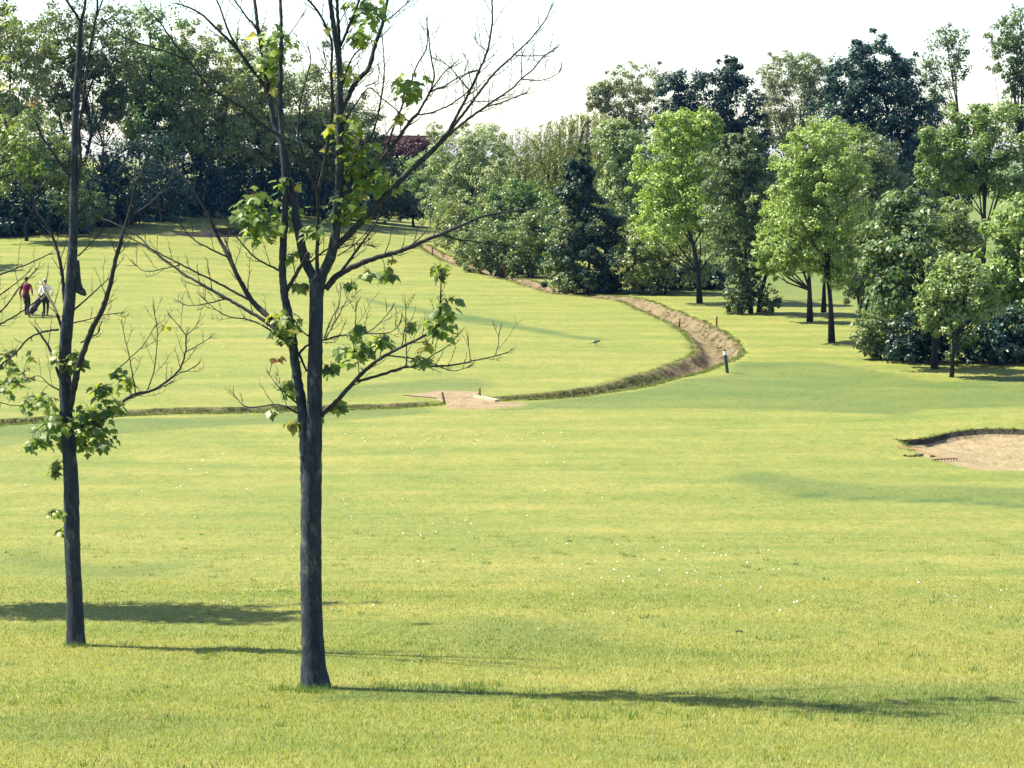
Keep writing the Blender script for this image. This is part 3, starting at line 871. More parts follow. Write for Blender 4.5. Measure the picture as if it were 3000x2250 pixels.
# --- shrub belt along the upper ditch
tree('willow_tree', 'large grey-green willow with rounded feathery crown at the ditch bend', (1400, 730), [(1400, 430, 105, 65), (1320, 500, 80, 90), (1440, 500, 100, 95), (1340, 610, 85, 95), (1450, 610, 95, 80)], 142, .17, GREY, 4.2, .25, droop=1.2, wid=.75)
tree('ditch_shrub', 'pale leafy shrub leaning over the far end of the ditch', (1345, 740), [(1310, 640, 50, 60), (1350, 690, 60, 55), (1380, 640, 40, 60)], 135, .17, LITE, 4.0, .08, cat='shrub', limbs=False)
tree('ditch_shrub', 'green leafy shrub with dark gaps beside the bare ditch end', (1440, 790), [(1430, 690, 80, 55), (1410, 755, 60, 42), (1480, 760, 60, 42), (1500, 690, 60, 50)], 124, .19, (.085, .12, .045), 3.8, .08, cat='shrub', stems=3, mixcol=(.16, .19, .10))
tree('ditch_shrub', 'broad leafy shrub spilling over the second bare strip of ditch', (1560, 800), [(1560, 690, 80, 60), (1540, 760, 55, 40), (1610, 745, 50, 50), (1600, 660, 60, 60)], 121, .19, (.075, .11, .04), 3.8, .08, cat='shrub', stems=3, mixcol=(.15, .18, .09))
tree('field_maple', 'bright green round tree in front of the large willow', (1510, 780), [(1500, 590, 75, 60), (1470, 640, 70, 60), (1560, 610, 60, 60)], 130, .18, (.085, .135, .045), 3.8, .14)
weeping('weeping_willow', 'weeping willow trailing long strands behind the ditch shrubs', (1640, 760), 140, [(1540, 400, 40, 210), (1600, 420, 45, 260), (1640, 370, 40, 230), (1690, 350, 30, 200), (1745, 345, 32, 190), (1780, 380, 40, 260), (1570, 470, 60, 260), (1680, 470, 70, 280), (1640, 540, 80, 220), (1740, 480, 50, 240)], .15, (.19, .22, .09), 5, 1.15, 56)
tree('holly_tree', 'dark cone-shaped holly rising from the ditch shrubs', (1725, 850), [(1695, 515, 34, 46), (1700, 580, 62, 60), (1710, 670, 92, 80), (1735, 770, 122, 85)], 110.5, .16, (.030, .062, .045), 5.0, .15, limbs=False)
tree('ditch_shrub', 'sunlit shrub hugging the near side of the dark holly', (1660, 855), [(1650, 700, 38, 75), (1650, 800, 45, 55), (1690, 830, 55, 35), (1630, 760, 30, 50)], 109.5, .16, (.105, .14, .06), 3.4, .07, cat='shrub', limbs=False, mixcol=(.18, .20, .12))  # shrub whose pale leaves also serve as the holly's lit side
tree('ditch_shrub', 'round leafy shrub tucked right of the dark holly', (1800, 860), [(1800, 740, 50, 55), (1780, 810, 50, 50), (1820, 680, 40, 50)], 111, .16, (.06, .09, .04), 3.8, .07, cat='shrub', limbs=False, mixcol=(.14, .17, .09))
tree('goat_willow', 'grey green goat willow between the weeping strands and the ash', (1840, 850), [(1840, 480, 70, 90), (1820, 580, 70, 90), (1800, 420, 60, 60), (1850, 660, 70, 80)], 128, .18, GREY, 4.0, .18)
tree('spreading_shrub', 'wide sunlit shrub with dark hollow beneath, behind the ash trunk', (1950, 862), [(1930, 700, 90, 60), (1880, 760, 65, 55), (1960, 770, 90, 60), (2050, 740, 60, 70), (1900, 820, 70, 35)], 109, .16, (.155, .19, .075), 3.6, .1, cat='shrub', stems=3, mixcol=(.19, .22, .12))
tree('spreading_shrub', 'dark low shrub in the shade behind the ash trunk', (2040, 862), [(2000, 810, 80, 40), (2080, 815, 55, 40)], 112, .16, SHADE_DARK, 5, .08, cat='shrub', limbs=False)

# --- trees on the grass at the right
tree('ash_tree', 'bright green ash with tall bare trunk beside the bare ditch', (2050, 888), [(1990, 385, 75, 55), (2070, 370, 45, 40), (2010, 470, 110, 80), (1930, 540, 70, 90), (2040, 560, 100, 80), (1950, 640, 80, 60), (2090, 640, 60, 70)], None, .145, BRIGHT, 3.7, .19, path=[(2050, 888), (2046, 800), (2032, 720), (2010, 650), (2000, 540), (1995, 430)], mixcol=(.20, .24, .10))
tree('birch_tree', 'dusky grey-green birch with ivy-clad twin trunk', (2205, 918), [(2170, 430, 60, 50), (2130, 510, 80, 75), (2210, 530, 80, 85), (2140, 620, 85, 85), (2225, 640, 80, 95), (2185, 740, 85, 75)], None, .13, (.078, .112, .055), 4.4, .14, path=[(2200, 918), (2198, 840), (2185, 760), (2180, 600), (2178, 470)], droop=.8, mixcol=(.13, .15, .09))
b0 = G(2222, 916); root = empty('leaning_stem', tuple(b0))
pp = spline(np.array([at(px, py, b0[1]) - b0 for px, py in [(2222, 920), (2228, 860), (2243, 810), (2264, 775), (2280, 740)]]), .3)
m = MB(); m.tube(pp, np.linspace(.12, .05, len(pp)), 8); m.build('trunk', M_BARK_F, root, True)
r_ = np.random.default_rng(3); Cc = np.array([at(px, py, b0[1]) - b0 for px, py in [(2280, 735), (2300, 710), (2260, 720), (2320, 735)]])
v, f, c_ = leaf_cloud(Cc, np.full(4, .5), 700, .14, (.13, .17, .07), r_, np.tile([0, 0, 1.], (4, 1)))
link('crown', np_mesh('crown', v, f, False, c_), M_LEAF, root); tag(root, 'thin curved stem leaning right from the birch foot', 'tree')
tree('ivy_bush', 'bushy ivy growth around the birch foot', (2195, 920), [(2165, 860, 35, 55), (2200, 830, 30, 60), (2250, 880, 30, 35), (2150, 900, 25, 20)], None, .14, (.045, .07, .035), 3.2, .05, cat='shrub', limbs=False, mixcol=(.17, .19, .11))
tree('ash_tree', 'broad light green ash with straight trunk out on the grass', (2437, 1003), [(2400, 420, 90, 70), (2340, 500, 80, 80), (2440, 500, 90, 80), (2330, 600, 90, 80), (2430, 620, 110, 90), (2380, 710, 110, 80), (2300, 730, 60, 60), (2450, 760, 60, 60)], None, .13, (.175, .240, .070), 3.5, .17, path=[(2437, 1003), (2434, 900), (2425, 780), (2415, 600), (2405, 450)], mixcol=(.20, .24, .11))
tree('ash_tree', 'light green ash behind, its trunk standing in tree shade', (2373, 943), [(2360, 560, 80, 90), (2300, 650, 70, 80), (2350, 720, 80, 70), (2260, 740, 45, 55)], None, .14, (.155, .215, .065), 3.4, .18, path=[(2373, 943), (2372, 850), (2368, 760), (2362, 600)])
tree('lime_tree', 'leafy lime tree set back behind the two ash trunks', (2413, 915), [(2460, 440, 90, 75), (2500, 540, 80, 90), (2420, 540, 80, 80)], None, .15, (.13, .18, .06), 3.6, .16)
tree('alder_tree', 'grey-green alder with forked trunk between ash and sycamore', (2540, 932), [(2560, 470, 70, 60), (2590, 540, 60, 70), (2540, 600, 80, 90), (2570, 700, 80, 90), (2520, 790, 70, 70), (2560, 840, 50, 40)], None, .135, (.095, .125, .066), 4.2, .14, stems=2, mixcol=(.15, .17, .10))
tree('sycamore_tree', 'dark glossy sycamore with pale-based trunk beside the low shrubs', (2738, 1080), [(2640, 610, 55, 50), (2610, 690, 70, 65), (2690, 700, 80, 80), (2590, 780, 70, 70), (2690, 810, 85, 90), (2600, 870, 80, 60), (2740, 880, 60, 70)], None, .19, (.075, .115, .05), 4.2, .16, path=[(2738, 1080), (2738, 980), (2720, 860), (2670, 700), (2650, 620)], clus=.36, mixcol=(.14, .18, .09))
tree('laurel_shrub', 'rounded sunlit shrub at the foot of the sycamore', (2580, 1052), [(2560, 950, 50, 45), (2540, 1000, 40, 40), (2600, 1000, 60, 50), (2630, 940, 50, 40)], None, .15, (.09, .125, .055), 3.6, .06, cat='shrub', limbs=False, mixcol=(.18, .20, .12))
tree('laurel_shrub', 'black-green shrub in deep shade behind the sycamore trunk', (2690, 1062), [(2690, 960, 70, 60), (2660, 1020, 60, 38), (2730, 1010, 60, 45)], None, .15, SHADE_DARK, 4.6, .06, cat='shrub', limbs=False)
tree('young_tree', 'small leaning tree with slim trunk in front of the sycamore', (2788, 1105), [(2760, 840, 60, 50), (2830, 830, 75, 60), (2740, 910, 50, 45), (2860, 880, 60, 50), (2800, 780, 60, 40), (2790, 920, 50, 40)], None, .15, (.14, .19, .07), 3.6, .10, path=[(2788, 1105), (2792, 1040), (2806, 980), (2824, 900), (2815, 800)], mixcol=(.19, .22, .11))
tree('laurel_shrub', 'sprig of leaves low on the slim leaning trunk', (2812, 1060), [(2810, 1010, 28, 30), (2845, 990, 30, 30), (2790, 1035, 15, 15)], 72.5, .13, (.11, .15, .06), 2.4, .03, cat='shrub', limbs=False)
tree('oak_tree', 'large open green oak with forked dark trunk and sunlit lower gap', (2882, 740), [(2850, 335, 60, 55), (2770, 430, 70, 55), (2860, 430, 90, 70), (2960, 400, 80, 90), (2760, 520, 70, 50), (2850, 520, 80, 50), (2950, 520, 80, 60)], 106, .17, (.115, .17, .055), 3.6, .2, path=[(2882, 760), (2883, 690), (2885, 640), (2880, 520), (2865, 400)], mixcol=(.14, .18, .08), clus=.36)
tree('hawthorn_tree', 'pale green bushy tree between the sycamore and the oak', (2800, 900), [(2790, 640, 60, 50), (2760, 700, 60, 60), (2830, 700, 50, 40)], 92, .16, (.125, .165, .06), 3.4, .1, mixcol=(.2, .23, .12))
tree('chestnut_tree', 'yellow-green chestnut with drooping leaves at the right edge', (3030, 1000), [(2960, 690, 65, 65), (3040, 650, 80, 90), (2930, 800, 60, 80), (3010, 800, 90, 90), (2950, 890, 60, 55), (3070, 900, 70, 70)], 79, .22, (.125, .180, .055), 4.0, .2, droop=1.6, clus=.36)
tree('laurel_shrub', 'black-green shrub mass in shade under the small leaning tree', (2880, 1062), [(2870, 960, 80, 60), (2850, 1020, 80, 40), (2920, 1015, 70, 45)], None, .16, SHADE_DARK, 4.6, .06, cat='shrub', limbs=False)
tree('laurel_shrub', 'black-green shrub mass in shade under the chestnut', (2990, 1060), [(2980, 960, 80, 60), (2970, 1015, 80, 42), (3060, 990, 80, 60)], None, .16, SHADE_DARK, 4.6, .06, cat='shrub', limbs=False)
tree('lime_tree', 'leafy lime tree outside the right edge, shading the grass', (3180, 1085), [(3180, 700, 130, 140), (3150, 850, 110, 100), (3230, 900, 110, 80)], 76, .22, MID, 3.6, .2, limbs=False)

# --- back row at the right
tree('feathery_willow', 'feathery pale willow at the start of the tall back row', (1840, 780), [(1870, 240, 80, 55), (1800, 290, 65, 60), (1880, 330, 85, 70), (1820, 380, 70, 60), (1760, 280, 35, 40)], 172, .2, (.12, .14, .075), 3.0, .22, stems=3, wid=.8)
tree('dark_alder', 'dark dense tree with a pointed leader in the back row', (2060, 780), [(1970, 270, 55, 55), (2060, 280, 80, 70), (2145, 225, 50, 45), (2142, 185, 14, 28), (2160, 310, 80, 80), (2080, 380, 110, 70), (2190, 400, 70, 60), (1990, 370, 70, 60)], 166, .24, (.020, .048, .044), 4.4, .26)  # navy shadow tone mixed into this dark leaf colour
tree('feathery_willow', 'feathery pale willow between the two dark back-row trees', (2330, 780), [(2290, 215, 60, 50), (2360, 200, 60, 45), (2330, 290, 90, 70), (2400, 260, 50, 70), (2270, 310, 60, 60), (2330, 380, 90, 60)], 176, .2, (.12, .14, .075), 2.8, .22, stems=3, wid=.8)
tree('sycamore_tree', 'tall dark domed sycamore topping the back row', (2570, 780), [(2560, 185, 95, 68), (2480, 245, 80, 75), (2640, 240, 80, 70), (2550, 310, 125, 85), (2665, 345, 80, 80), (2470, 370, 90, 75), (2600, 430, 125, 85), (2700, 440, 65, 75)], 152, .24, (.018, .044, .042), 4.8, .35)  # leaf colour tinted blue-black for navy shade
tree('slender_poplar', 'slender see-through poplar standing alone against the sky', (2830, 780), [(2760, 105, 42, 38), (2800, 120, 36, 40), (2740, 165, 40, 40), (2810, 190, 30, 50), (2725, 230, 30, 45), (2760, 270, 40, 40), (2720, 310, 25, 35)], 160, .21, (.085, .11, .055), 1.9, .17, path=[(2830, 780), (2822, 460), (2808, 330), (2790, 230), (2770, 110)], clus=.42)
tree('poplar_tree', 'tall poplar leaning in at the upper right edge', (3010, 780), [(2940, 110, 50, 50), (2990, 80, 50, 60), (2960, 180, 60, 50), (3040, 160, 70, 100), (2990, 250, 50, 40), (2960, 330, 40, 30)], 152, .22, (.080, .11, .05), 3.0, .25)
GB = 'dark trees closing the view behind the back row'
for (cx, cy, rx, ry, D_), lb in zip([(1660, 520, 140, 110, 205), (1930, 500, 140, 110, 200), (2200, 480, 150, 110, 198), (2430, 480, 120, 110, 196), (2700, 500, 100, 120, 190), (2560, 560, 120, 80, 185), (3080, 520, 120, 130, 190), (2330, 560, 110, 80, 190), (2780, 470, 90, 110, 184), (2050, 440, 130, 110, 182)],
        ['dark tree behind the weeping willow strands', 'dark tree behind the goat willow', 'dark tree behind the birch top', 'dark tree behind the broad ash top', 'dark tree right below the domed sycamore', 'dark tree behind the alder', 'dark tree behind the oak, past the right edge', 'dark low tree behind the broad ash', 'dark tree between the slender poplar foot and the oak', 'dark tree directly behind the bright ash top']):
    tree('background_tree', lb, (cx, 700), [(cx, cy - 30, rx, ry * .8), (cx - rx * .4, cy + 60, rx * .7, ry * .7), (cx + rx * .4, cy + 60, rx * .7, ry * .7)], D_, .28, (.017, .042, .042), 4.4, .25, group=GB, limbs=False)  # blue-black leaf colour carries the navy shade of the far wood

# --- tall grass by the park tree
r = np.random.default_rng(21)
P2 = np.column_stack([r.uniform(-14.5, -7, 2600), r.uniform(190, 196, 2600)])
P = np.column_stack([P2, zb(P2[:, 0], P2[:, 1])])
v, f, c_ = blades(np.repeat(P, 4, 0) + r.normal(0, .1, (10400, 3)) * np.array([1, 1, 0]), .75, .08, (.17, .19, .075), .3, (0, 0), 5)
tag(link('tall_grass', np_mesh('tall_grass', v, f, False, c_), M_GRASS), 'strip of tall pale grass below the park tree', kind='stuff')

# --- house with tiled roof beyond the gap
M_TILE = simple('roof_tile', (.05, .032, .03), .85, .4, 3)
M_BRICK = simple('brick_wall', (.28, .14, .10), .9, .25, 6)
M_GLASS = simple('dark_glass', (.03, .04, .05), .15, .1, 3)
hb = onx(1190, 236); hz = hb[2]
root = empty('brick_house', tuple(hb))
m_ = 236 / F
rz_ = at(1190, 400, 236)[2] - hz; half = 66 * m_
ev = rz_ - 2.6
m = MB(); m.box((0, 2.5, ev / 2), (2 * half, 5.0, ev)); m.build('wall', M_BRICK, root)
rf = empty('roof', (0, 0, 0)); rf.parent = root
rows = 11
tm = None
for i in range(rows):
    t0 = i / rows
    m = MB(); 
    z0 = ev - .25 + (rz_ - ev + .25) * t0; y0 = -.4 + 2.9 * t0
    sl = math.atan2(rz_ - ev + .25, 2.9)
    m.box((0, y0 + .16, z0 + .16), (2 * half + .5, .42, .06), Matrix.Rotation(sl, 3, 'X'))
    m.build('tile_course', M_TILE, rf)
m = MB(); m.tube([(-half - .25, 2.52, rz_ + .03), (half + .25, 2.52, rz_ + .03)], .12, 8); m.build('ridge', M_TILE, rf)
m = MB(); sl = -math.atan2(rz_ - ev, 2.9); m.box((0, 3.95, (rz_ + ev) / 2 - .05), (2 * half + .5, 3.7, .08), Matrix.Rotation(sl, 3, 'X')); m.build('back_slope', M_TILE, rf)
for sx in (-.5, .5):
    m = MB(); m.box((sx * half, -.03, ev * .6), (1.1, .08, 1.2)); w_ = m.build('window', M_WHITE, root)
    m = MB(); m.box((sx * half, -.08, ev * .6), (.95, .03, 1.05)); m.build('pane', M_GLASS, w_)
tag(root, 'brick house with red-brown tiled roof showing above the copper beech', 'house')

# ------------------------------------------------------------------ near maples
def maple_leaf_mesh(name, col, seed, brown=False):
    r = random.Random(seed)
    half = [(0, .0), (.15, -.05), (.40, -.06), (.30, .09), (.42, .17), (.68, .36), (.47, .38), (.45, .50), (.25, .47), (.31, .66), (.17, .74), (.14, .85), (0, 1.06)]
    outl = half + [(-x, y) for x, y in reversed(half[1:-1])]
    cen = (0, .36)
    cup = r.uniform(-.1, .45); dr = r.uniform(.1, .6); tw = r.uniform(-.25, .25)
    def z(x, y): return -cup * abs(x) ** 1.3 * .8 - dr * max(0, y - .15) ** 2 * .6 + tw * x * y
    v = [(x * r.uniform(.93, 1.07), y, z(x, y)) for x, y in [cen] + outl]
    n = len(outl)
    f = [(0, 1 + i, 1 + (i + 1) % n) for i in range(n)]
    # leaf stalk
    k = len(v); v += [(-.012, .02, 0), (.012, .02, 0), (.008, -.55, .12), (-.008, -.55, .12)]; f += [(k, k + 1, k + 2), (k, k + 2, k + 3)]
    c = np.tile(np.asarray(col, float), (len(v), 1)); c[1:n + 1] *= np.array([r.uniform(.85, 1.15) for _ in range(n)])[:, None]
    c[k:] = (.20, .12, .07)
    me = np_mesh(name, np.array(v), np.array(f), False, c)
    me.materials.append(M_MAPLE)
    return me
LV_G = [maple_leaf_mesh('leaf', c, i) for i, c in enumerate([(.09, .155, .042), (.12, .19, .048), (.16, .235, .055), (.065, .115, .038), (.19, .255, .06), (.10, .165, .042)])]
LV_Y = [maple_leaf_mesh('leaf', c, 20 + i) for i, c in enumerate([(.20, .24, .045), (.27, .25, .06), (.17, .22, .05)])]
LV_B = [maple_leaf_mesh('leaf', c, 40 + i) for i, c in enumerate([(.20, .13, .06), (.19, .09, .05)])]

def c1(x, y): return (x * .4521, y * .4521)
def c2(x, y): return (700 + x * .4521, y * .4521)
def c5(x, y): return (820 + x * .30136, 500 + y * .30136)
def c6(x, y): return (x * .42194, 700 + y * .42194)
def c7(x, y): return (700 + x * .42194, 700 + y * .42194)
def c4(x, y): return (x * .31343, 900 + y * .31343)
def cv(fn, lst): return [fn(*q) for q in lst]

def maple(label, base, D, trunk, branches, clumps, seed, trunk_extra=None, leaf_size=.084, twig=1.0):
    r = np.random.default_rng(seed)
    b = G(*base) if D is None else onx(base[0], D)
    D = b[1]; m = D / F
    root = empty('maple_tree', tuple(b))
    W = lambda px, py, dz=0.0: at(px, py, D + dz) - b
    done = []           # arrays of (px,py,depth offset,width)
    # trunk
    tp = np.array([(x, y, 0, w) for x, y, w in trunk], dtype=float)
    tp = spline(tp, 14)
    pts = np.array([W(q[0], q[1]) for q in tp])
    rr_ = tp[:, 3] * m / 2 * 1.07
    k = 18
    v, f = tube(pts, rr_, k)
    # bark irregularity
    vr = v.reshape(len(pts), k, 3); cen = pts[:, None, :]
    th = np.arange(k) / k * 6.283
    hgt = np.arange(len(pts))[:, None]
    rel = 1 + .05 * np.sin(th * 3 + hgt * .05)[:] + .035 * np.sin(th * 5 + 1.3 + hgt * .21) + r.normal(0, .026, (len(pts), k))
    low = np.clip(1 - hgt / 8.0, 0, 1)
    rel += low * .12 * np.sin(th * 4 + .7)
    v = (cen + (vr - cen) * rel[:, :, None]).reshape(-1, 3)
    mb = MB(); mb.add(v, [tuple(q) for q in f])
    mb.build('trunk', M_BARK, root, True)
    done.append(tp)
    def near(px, py):
        best = None
        for a in done:
            d = np.hypot(a[:, 0] - px, a[:, 1] - py); i = int(d.argmin())
            if best is None or d[i] < best[0]: best = (d[i], a[i], a)
        return best
    cands = []
    for bi, (path, w0, w1) in enumerate(branches):
        pth = np.array(path, dtype=float)
        q = near(*pth[0])
        d0 = q[1][2] if q[0] < 60 else 0.0
        ln = np.hypot(*np.diff(pth, axis=0).T); cum = np.concatenate([[0], np.cumsum(ln)])
        slope = r.uniform(-.45, .45) if cum[-1] > 60 else r.uniform(-.2, .2)
        if w0 > 22: slope *= .45
        dep = d0 + slope * cum * m + r.normal(0, .02, len(cum)) * (cum > 0)
        wd = w0 + (w1 - w0) * (cum / cum[-1])
        a = spline(np.column_stack([pth, dep, wd]), 9)
        a[1:-1, :2] += r.normal(0, .55, (len(a) - 2, 2))
        pts = np.array([W(*s[:3]) for s in a])
        rad_ = a[:, 3] * m / 2 * (1 + r.normal(0, .05, len(a)))
        mb = MB(); mb.tube(pts, np.maximum(rad_, .0022), 10 if w0 > 20 else 7 if w0 > 8 else 5)
        bo = mb.build('branch', M_BARK if w0 > 22 else M_BARK_B, root, True)
        done.append(a)
        # twigs
        tm = MB(); made = 0
        s = max(cum[-1] * .22, 25)
        acc = 0
        dirs = np.gradient(pts, axis=0)
        step = 9
        i = 1; side = 1
        pos = s
        while pos < cum[-1] - 3 and w0 < 30:
            i = min(len(a) - 2, int(pos / cum[-1] * (len(a) - 1)))
            if a[i, 3] < 16 and r.random() < .85 * twig:
                t = dirs[i] / (np.linalg.norm(dirs[i]) + 1e-9)
                pr = np.array([t[2], 0, -t[0]]) * side
                az = r.normal(0, .55)
                dv = t * .75 + pr * .75 + np.array([0, az, .25]); dv /= np.linalg.norm(dv)
                L = r.uniform(28, 95) * m * (1.1 - .5 * pos / cum[-1])
                p0 = pts[i]; n_ = 6
                up = np.array([0, 0, 1.0])
                tt = np.linspace(0, 1, n_)[:, None]
                tw = p0 + dv * L * tt + up * L * .35 * tt ** 2 + r.normal(0, .012, (n_, 3)) * L * 2 * tt
                r0 = max(.0028, min(a[i, 3] * m * .22, .006))
                tm.tube(tw, np.linspace(r0, .0016, n_), 4, False); made += 1
                for j in range(2, n_):
                    for sd in (-1, 1):
                        if r.random() < .6:
                            l2 = L * r.uniform(.12, .32)
                            d2 = dv * .6 + sd * pr * .7 + np.array([0, r.normal(0, .5), .45]); d2 /= np.linalg.norm(d2)
                            q3 = tw[j] + d2 * l2 * np.array([[0], [.5], [1.0]]) + up * l2 * .25 * np.array([[0], [.25], [1.0]])
                            tm.tube(q3, [.0022, .0020, .0014], 4, False)
            side = -side
            pos += r.uniform(16, 44)
        if w1 < 7:      # terminal spray
            e = pts[-1]; t = pts[-1] - pts[-3]; t /= np.linalg.norm(t)
            for j in range(4):
                d2 = t + r.normal(0, .5, 3) + np.array([0, 0, .25]); d2 /= np.linalg.norm(d2)
                l2 = r.uniform(14, 34) * m
                tm.tube(np.array([e - t * l2 * .3 * j, e + d2 * l2 * .55, e + d2 * l2 + np.array([0, 0, l2 * .2])]), [.0028, .0022, .0015], 4, False); made += 1
        if made:
            tm.build('twigs', M_BARK_B, bo)['kind'] = 'stuff'
    # leaves
    st = MB(); nst = 0; cnt = 0
    spare = []
    for (cx, cy, rx, n, kind) in clumps:
        q = near(cx, cy)
        dz = q[1][2] + r.normal(0, .06)
        c = W(cx, cy, dz)
        p0 = W(q[1][0], q[1][1], q[1][2])
        md = (p0 + c) / 2 + np.array([0, 0, .04])
        st.tube(spline(np.array([p0, md, c]), .06), .0035, 4, False); nst += 1
        R = rx * m * 1.2
        for k_ in range(int(n * (3.0 if kind in 'gm' else 1.8))):
            dv = r.normal(0, 1, 3); dv /= np.linalg.norm(dv)
            p = c + dv * R * np.array([1, .8, .75]) * r.uniform(.25, 1.0)
            u = r.random()
            if kind == 'y': me = LV_Y[r.integers(len(LV_Y))]
            elif kind == 'b': me = LV_B[r.integers(len(LV_B))]
            elif kind == 'm': me = LV_Y[r.integers(len(LV_Y))] if u < .35 else LV_G[r.integers(len(LV_G))]
            else: me = LV_Y[2] if u < .10 else LV_G[r.integers(len(LV_G))]
            out = np.array([dv[0], dv[1], 0]); out /= np.linalg.norm(out) + 1e-6
            yax = Vector(out * .75 + np.array([0, 0, -.65]) + r.normal(0, .3, 3)).normalized()
            nr = Vector(np.array([0, 0, .8]) + out * .55 + np.array([-.15, -.25, 0]) + r.normal(0, .32, 3))
            nr = (nr - yax * nr.dot(yax)).normalized()
            xax = yax.cross(nr)
            s_ = leaf_size * r.uniform(.6, 1.15)
            M4 = Matrix(((xax.x, yax.x, nr.x, p[0]), (xax.y, yax.y, nr.y, p[1]), (xax.z, yax.z, nr.z, p[2]), (0, 0, 0, 1))) @ Matrix.Diagonal((s_, s_, s_, 1))
            if cnt >= 300:
                vv_ = np.zeros(len(me.vertices) * 3, np.float32); me.vertices.foreach_get('co', vv_)
                A = np.array(M4); vv_ = vv_.reshape(-1, 3) @ A[:3, :3].T + A[:3, 3]
                ff_ = np.zeros(len(me.polygons) * 3, np.int32); me.polygons.foreach_get('vertices', ff_)
                cc_ = np.zeros(len(me.vertices) * 4, np.float32); me.attributes['tint'].data.foreach_get('color', cc_)
                spare.append((vv_, ff_.reshape(-1, 3), cc_.reshape(-1, 4)[:, :3])); cnt += 1
                continue
            lo = bpy.data.objects.new('leaf', me); COL.objects.link(lo); lo.parent = root; lo.matrix_local = M4
            cnt += 1
            if k_ % 2 == 0:
                pb = p - np.array(yax) * s_ * .5
                st.tube(np.array([c, (c + pb) / 2 + np.array([0, 0, .01]), pb]), .0020, 3, False)
    if spare:
        of = np.concatenate([[0], np.cumsum([len(q[0]) for q in spare])])
        link('leaves', np_mesh('leaves', np.vstack([q[0] for q in spare]), np.vstack([q[1] + o_ for q, o_ in zip(spare, of)]), False, np.vstack([q[2] for q in spare])), M_MAPLE, root)['kind'] = 'stuff'
    if nst: st.build('leaf_stalks', M_BARK_B, root)['kind'] = 'stuff'
    tag(root, label, 'tree')
    return root, b, cnt

# ---- forked maple in the foreground
T1_trunk = [(925, 2032, 96), (925, 2012, 86), (921, 1980, 74), (918, 1920, 65), (915, 1800, 60), (912, 1650, 58), (911, 1500, 57), (912, 1400, 57), (917, 1330, 50), (921, 1230, 43), (921, 1120, 41), (923, 1000, 39), (926, 900, 38), (927, 860, 40), (930, 830, 42), (932, 808, 36), (933, 794, 20), (934, 786, 6)]
B1 = []
def b1(fn, lst, w0, w1): B1.append((cv(fn, lst), w0, w1))
# left stem
B1.append(([(898, 1420), (894, 1330), (886, 1210)] + cv(c7, [(412, 1000), (385, 820), (368, 660), (335, 480), (312, 360), (303, 200), (308, 20)]) + cv(c2, [(300, 1400), (298, 1150), (282, 950), (268, 700), (270, 480), (275, 250), (268, -20)]), 34, 9))
b1(c7, [(330, 360), (400, 240), (450, 150), (480, 90)], 14, 8)
B1.append((cv(c5, [(350, 1140), (310, 1010), (235, 850), (195, 650), (155, 450), (140, 300)]) + cv(c2, [(320, 1180), (290, 980), (235, 820), (200, 650), (178, 500), (150, 330), (122, 180), (100, -20)]), 30, 9))
b1(c2, [(170, 560), (60, 420), (-10, 320), (-130, 200), (-260, 80), (-400, 20)], 13, 4)
b1(c2, [(20, 360), (-60, 220), (-120, 60), (-160, -40)], 8, 4)
b1(c2, [(140, 300), (110, 180), (50, 110), (-30, 0)], 8, 4)
b1(c2, [(275, 330), (330, 220), (420, 90)], 4, 2)
b1(c5, [(360, 960), (362, 650), (366, 220), (305, 80), (270, -20)], 12, 9)
b1(c2, [(515, 1250), (440, 1090), (395, 930), (365, 830), (300, 775)], 9, 4)
b1(c2, [(515, 1240), (545, 1100), (580, 900), (605, 700), (598, 450), (603, 300), (570, 180), (500, 60), (430, -20)], 12, 6)
b1(c2, [(380, 900), (400, 650), (440, 500), (465, 380), (450, 310)], 6, 3)
b1(c2, [(440, 490), (560, 430), (545, 340)], 4, 2)
# main leader
B1.append((cv(c5, [(385, 1130), (425, 990), (490, 850), (525, 700), (545, 560)]) + cv(c2, [(640, 1300), (652, 1150), (656, 1000), (655, 700), (650, 420), (622, 230), (588, -20)]), 32, 13))
b1(c2, [(655, 420), (645, 200), (632, -20)], 13, 9)
b1(c2, [(665, 280), (720, 150), (790, -20)], 9, 6)
b1(c2, [(660, 300), (700, 210), (750, 100), (830, -20)], 6, 4)
b1(c2, [(660, 730), (720, 600), (765, 525), (840, 440), (880, 300), (930, 150), (965, -20)], 17, 9)
b1(c2, [(930, 150), (1010, 90), (1110, 0)], 5, 3)
b1(c2, [(655, 600), (720, 400), (800, 300), (850, 250)], 6, 4)
b1(c2, [(660, 830), (780, 640), (850, 570), (930, 640), (1030, 720), (1100, 790)], 5, 3)
b1(c2, [(820, 560), (900, 520), (905, 430)], 4, 2)
# right diagonal limb
B1.append((cv(c5, [(545, 740), (700, 590), (850, 440), (1000, 270), (1150, 125), (1260, 5)]) + cv(c2, [(1250, 980), (1370, 845)]), 20, 14))
b1(c2, [(1360, 850), (1480, 620), (1560, 450), (1610, 330), (1640, 150), (1640, -20)], 9, 4)
b1(c2, [(1370, 845), (1520, 650), (1650, 480), (1790, 350), (1900, 240), (1985, 130), (2025, 40)], 9, 3)
b1(c2, [(1290, 930), (1450, 800), (1600, 690), (1760, 580), (1830, 510), (1900, 455), (1970, 370), (2035, 325)], 9, 3)
b1(c2, [(1600, 690), (1700, 665), (1870, 600)], 5, 3)
b1(c2, [(1830, 512), (1950, 522), (2050, 490), (2090, 450)], 4, 2)
b1(c2, [(1500, 655), (1640, 655), (1750, 630)], 4, 2)
b1(c2, [(1610, 330), (1550, 290), (1530, 250)], 3, 2)
b1(c2, [(1495, 590), (1380, 450), (1300, 380)], 5, 2)
b1(c2, [(1560, 455), (1480, 470), (1400, 540), (1320, 570)], 4, 2)
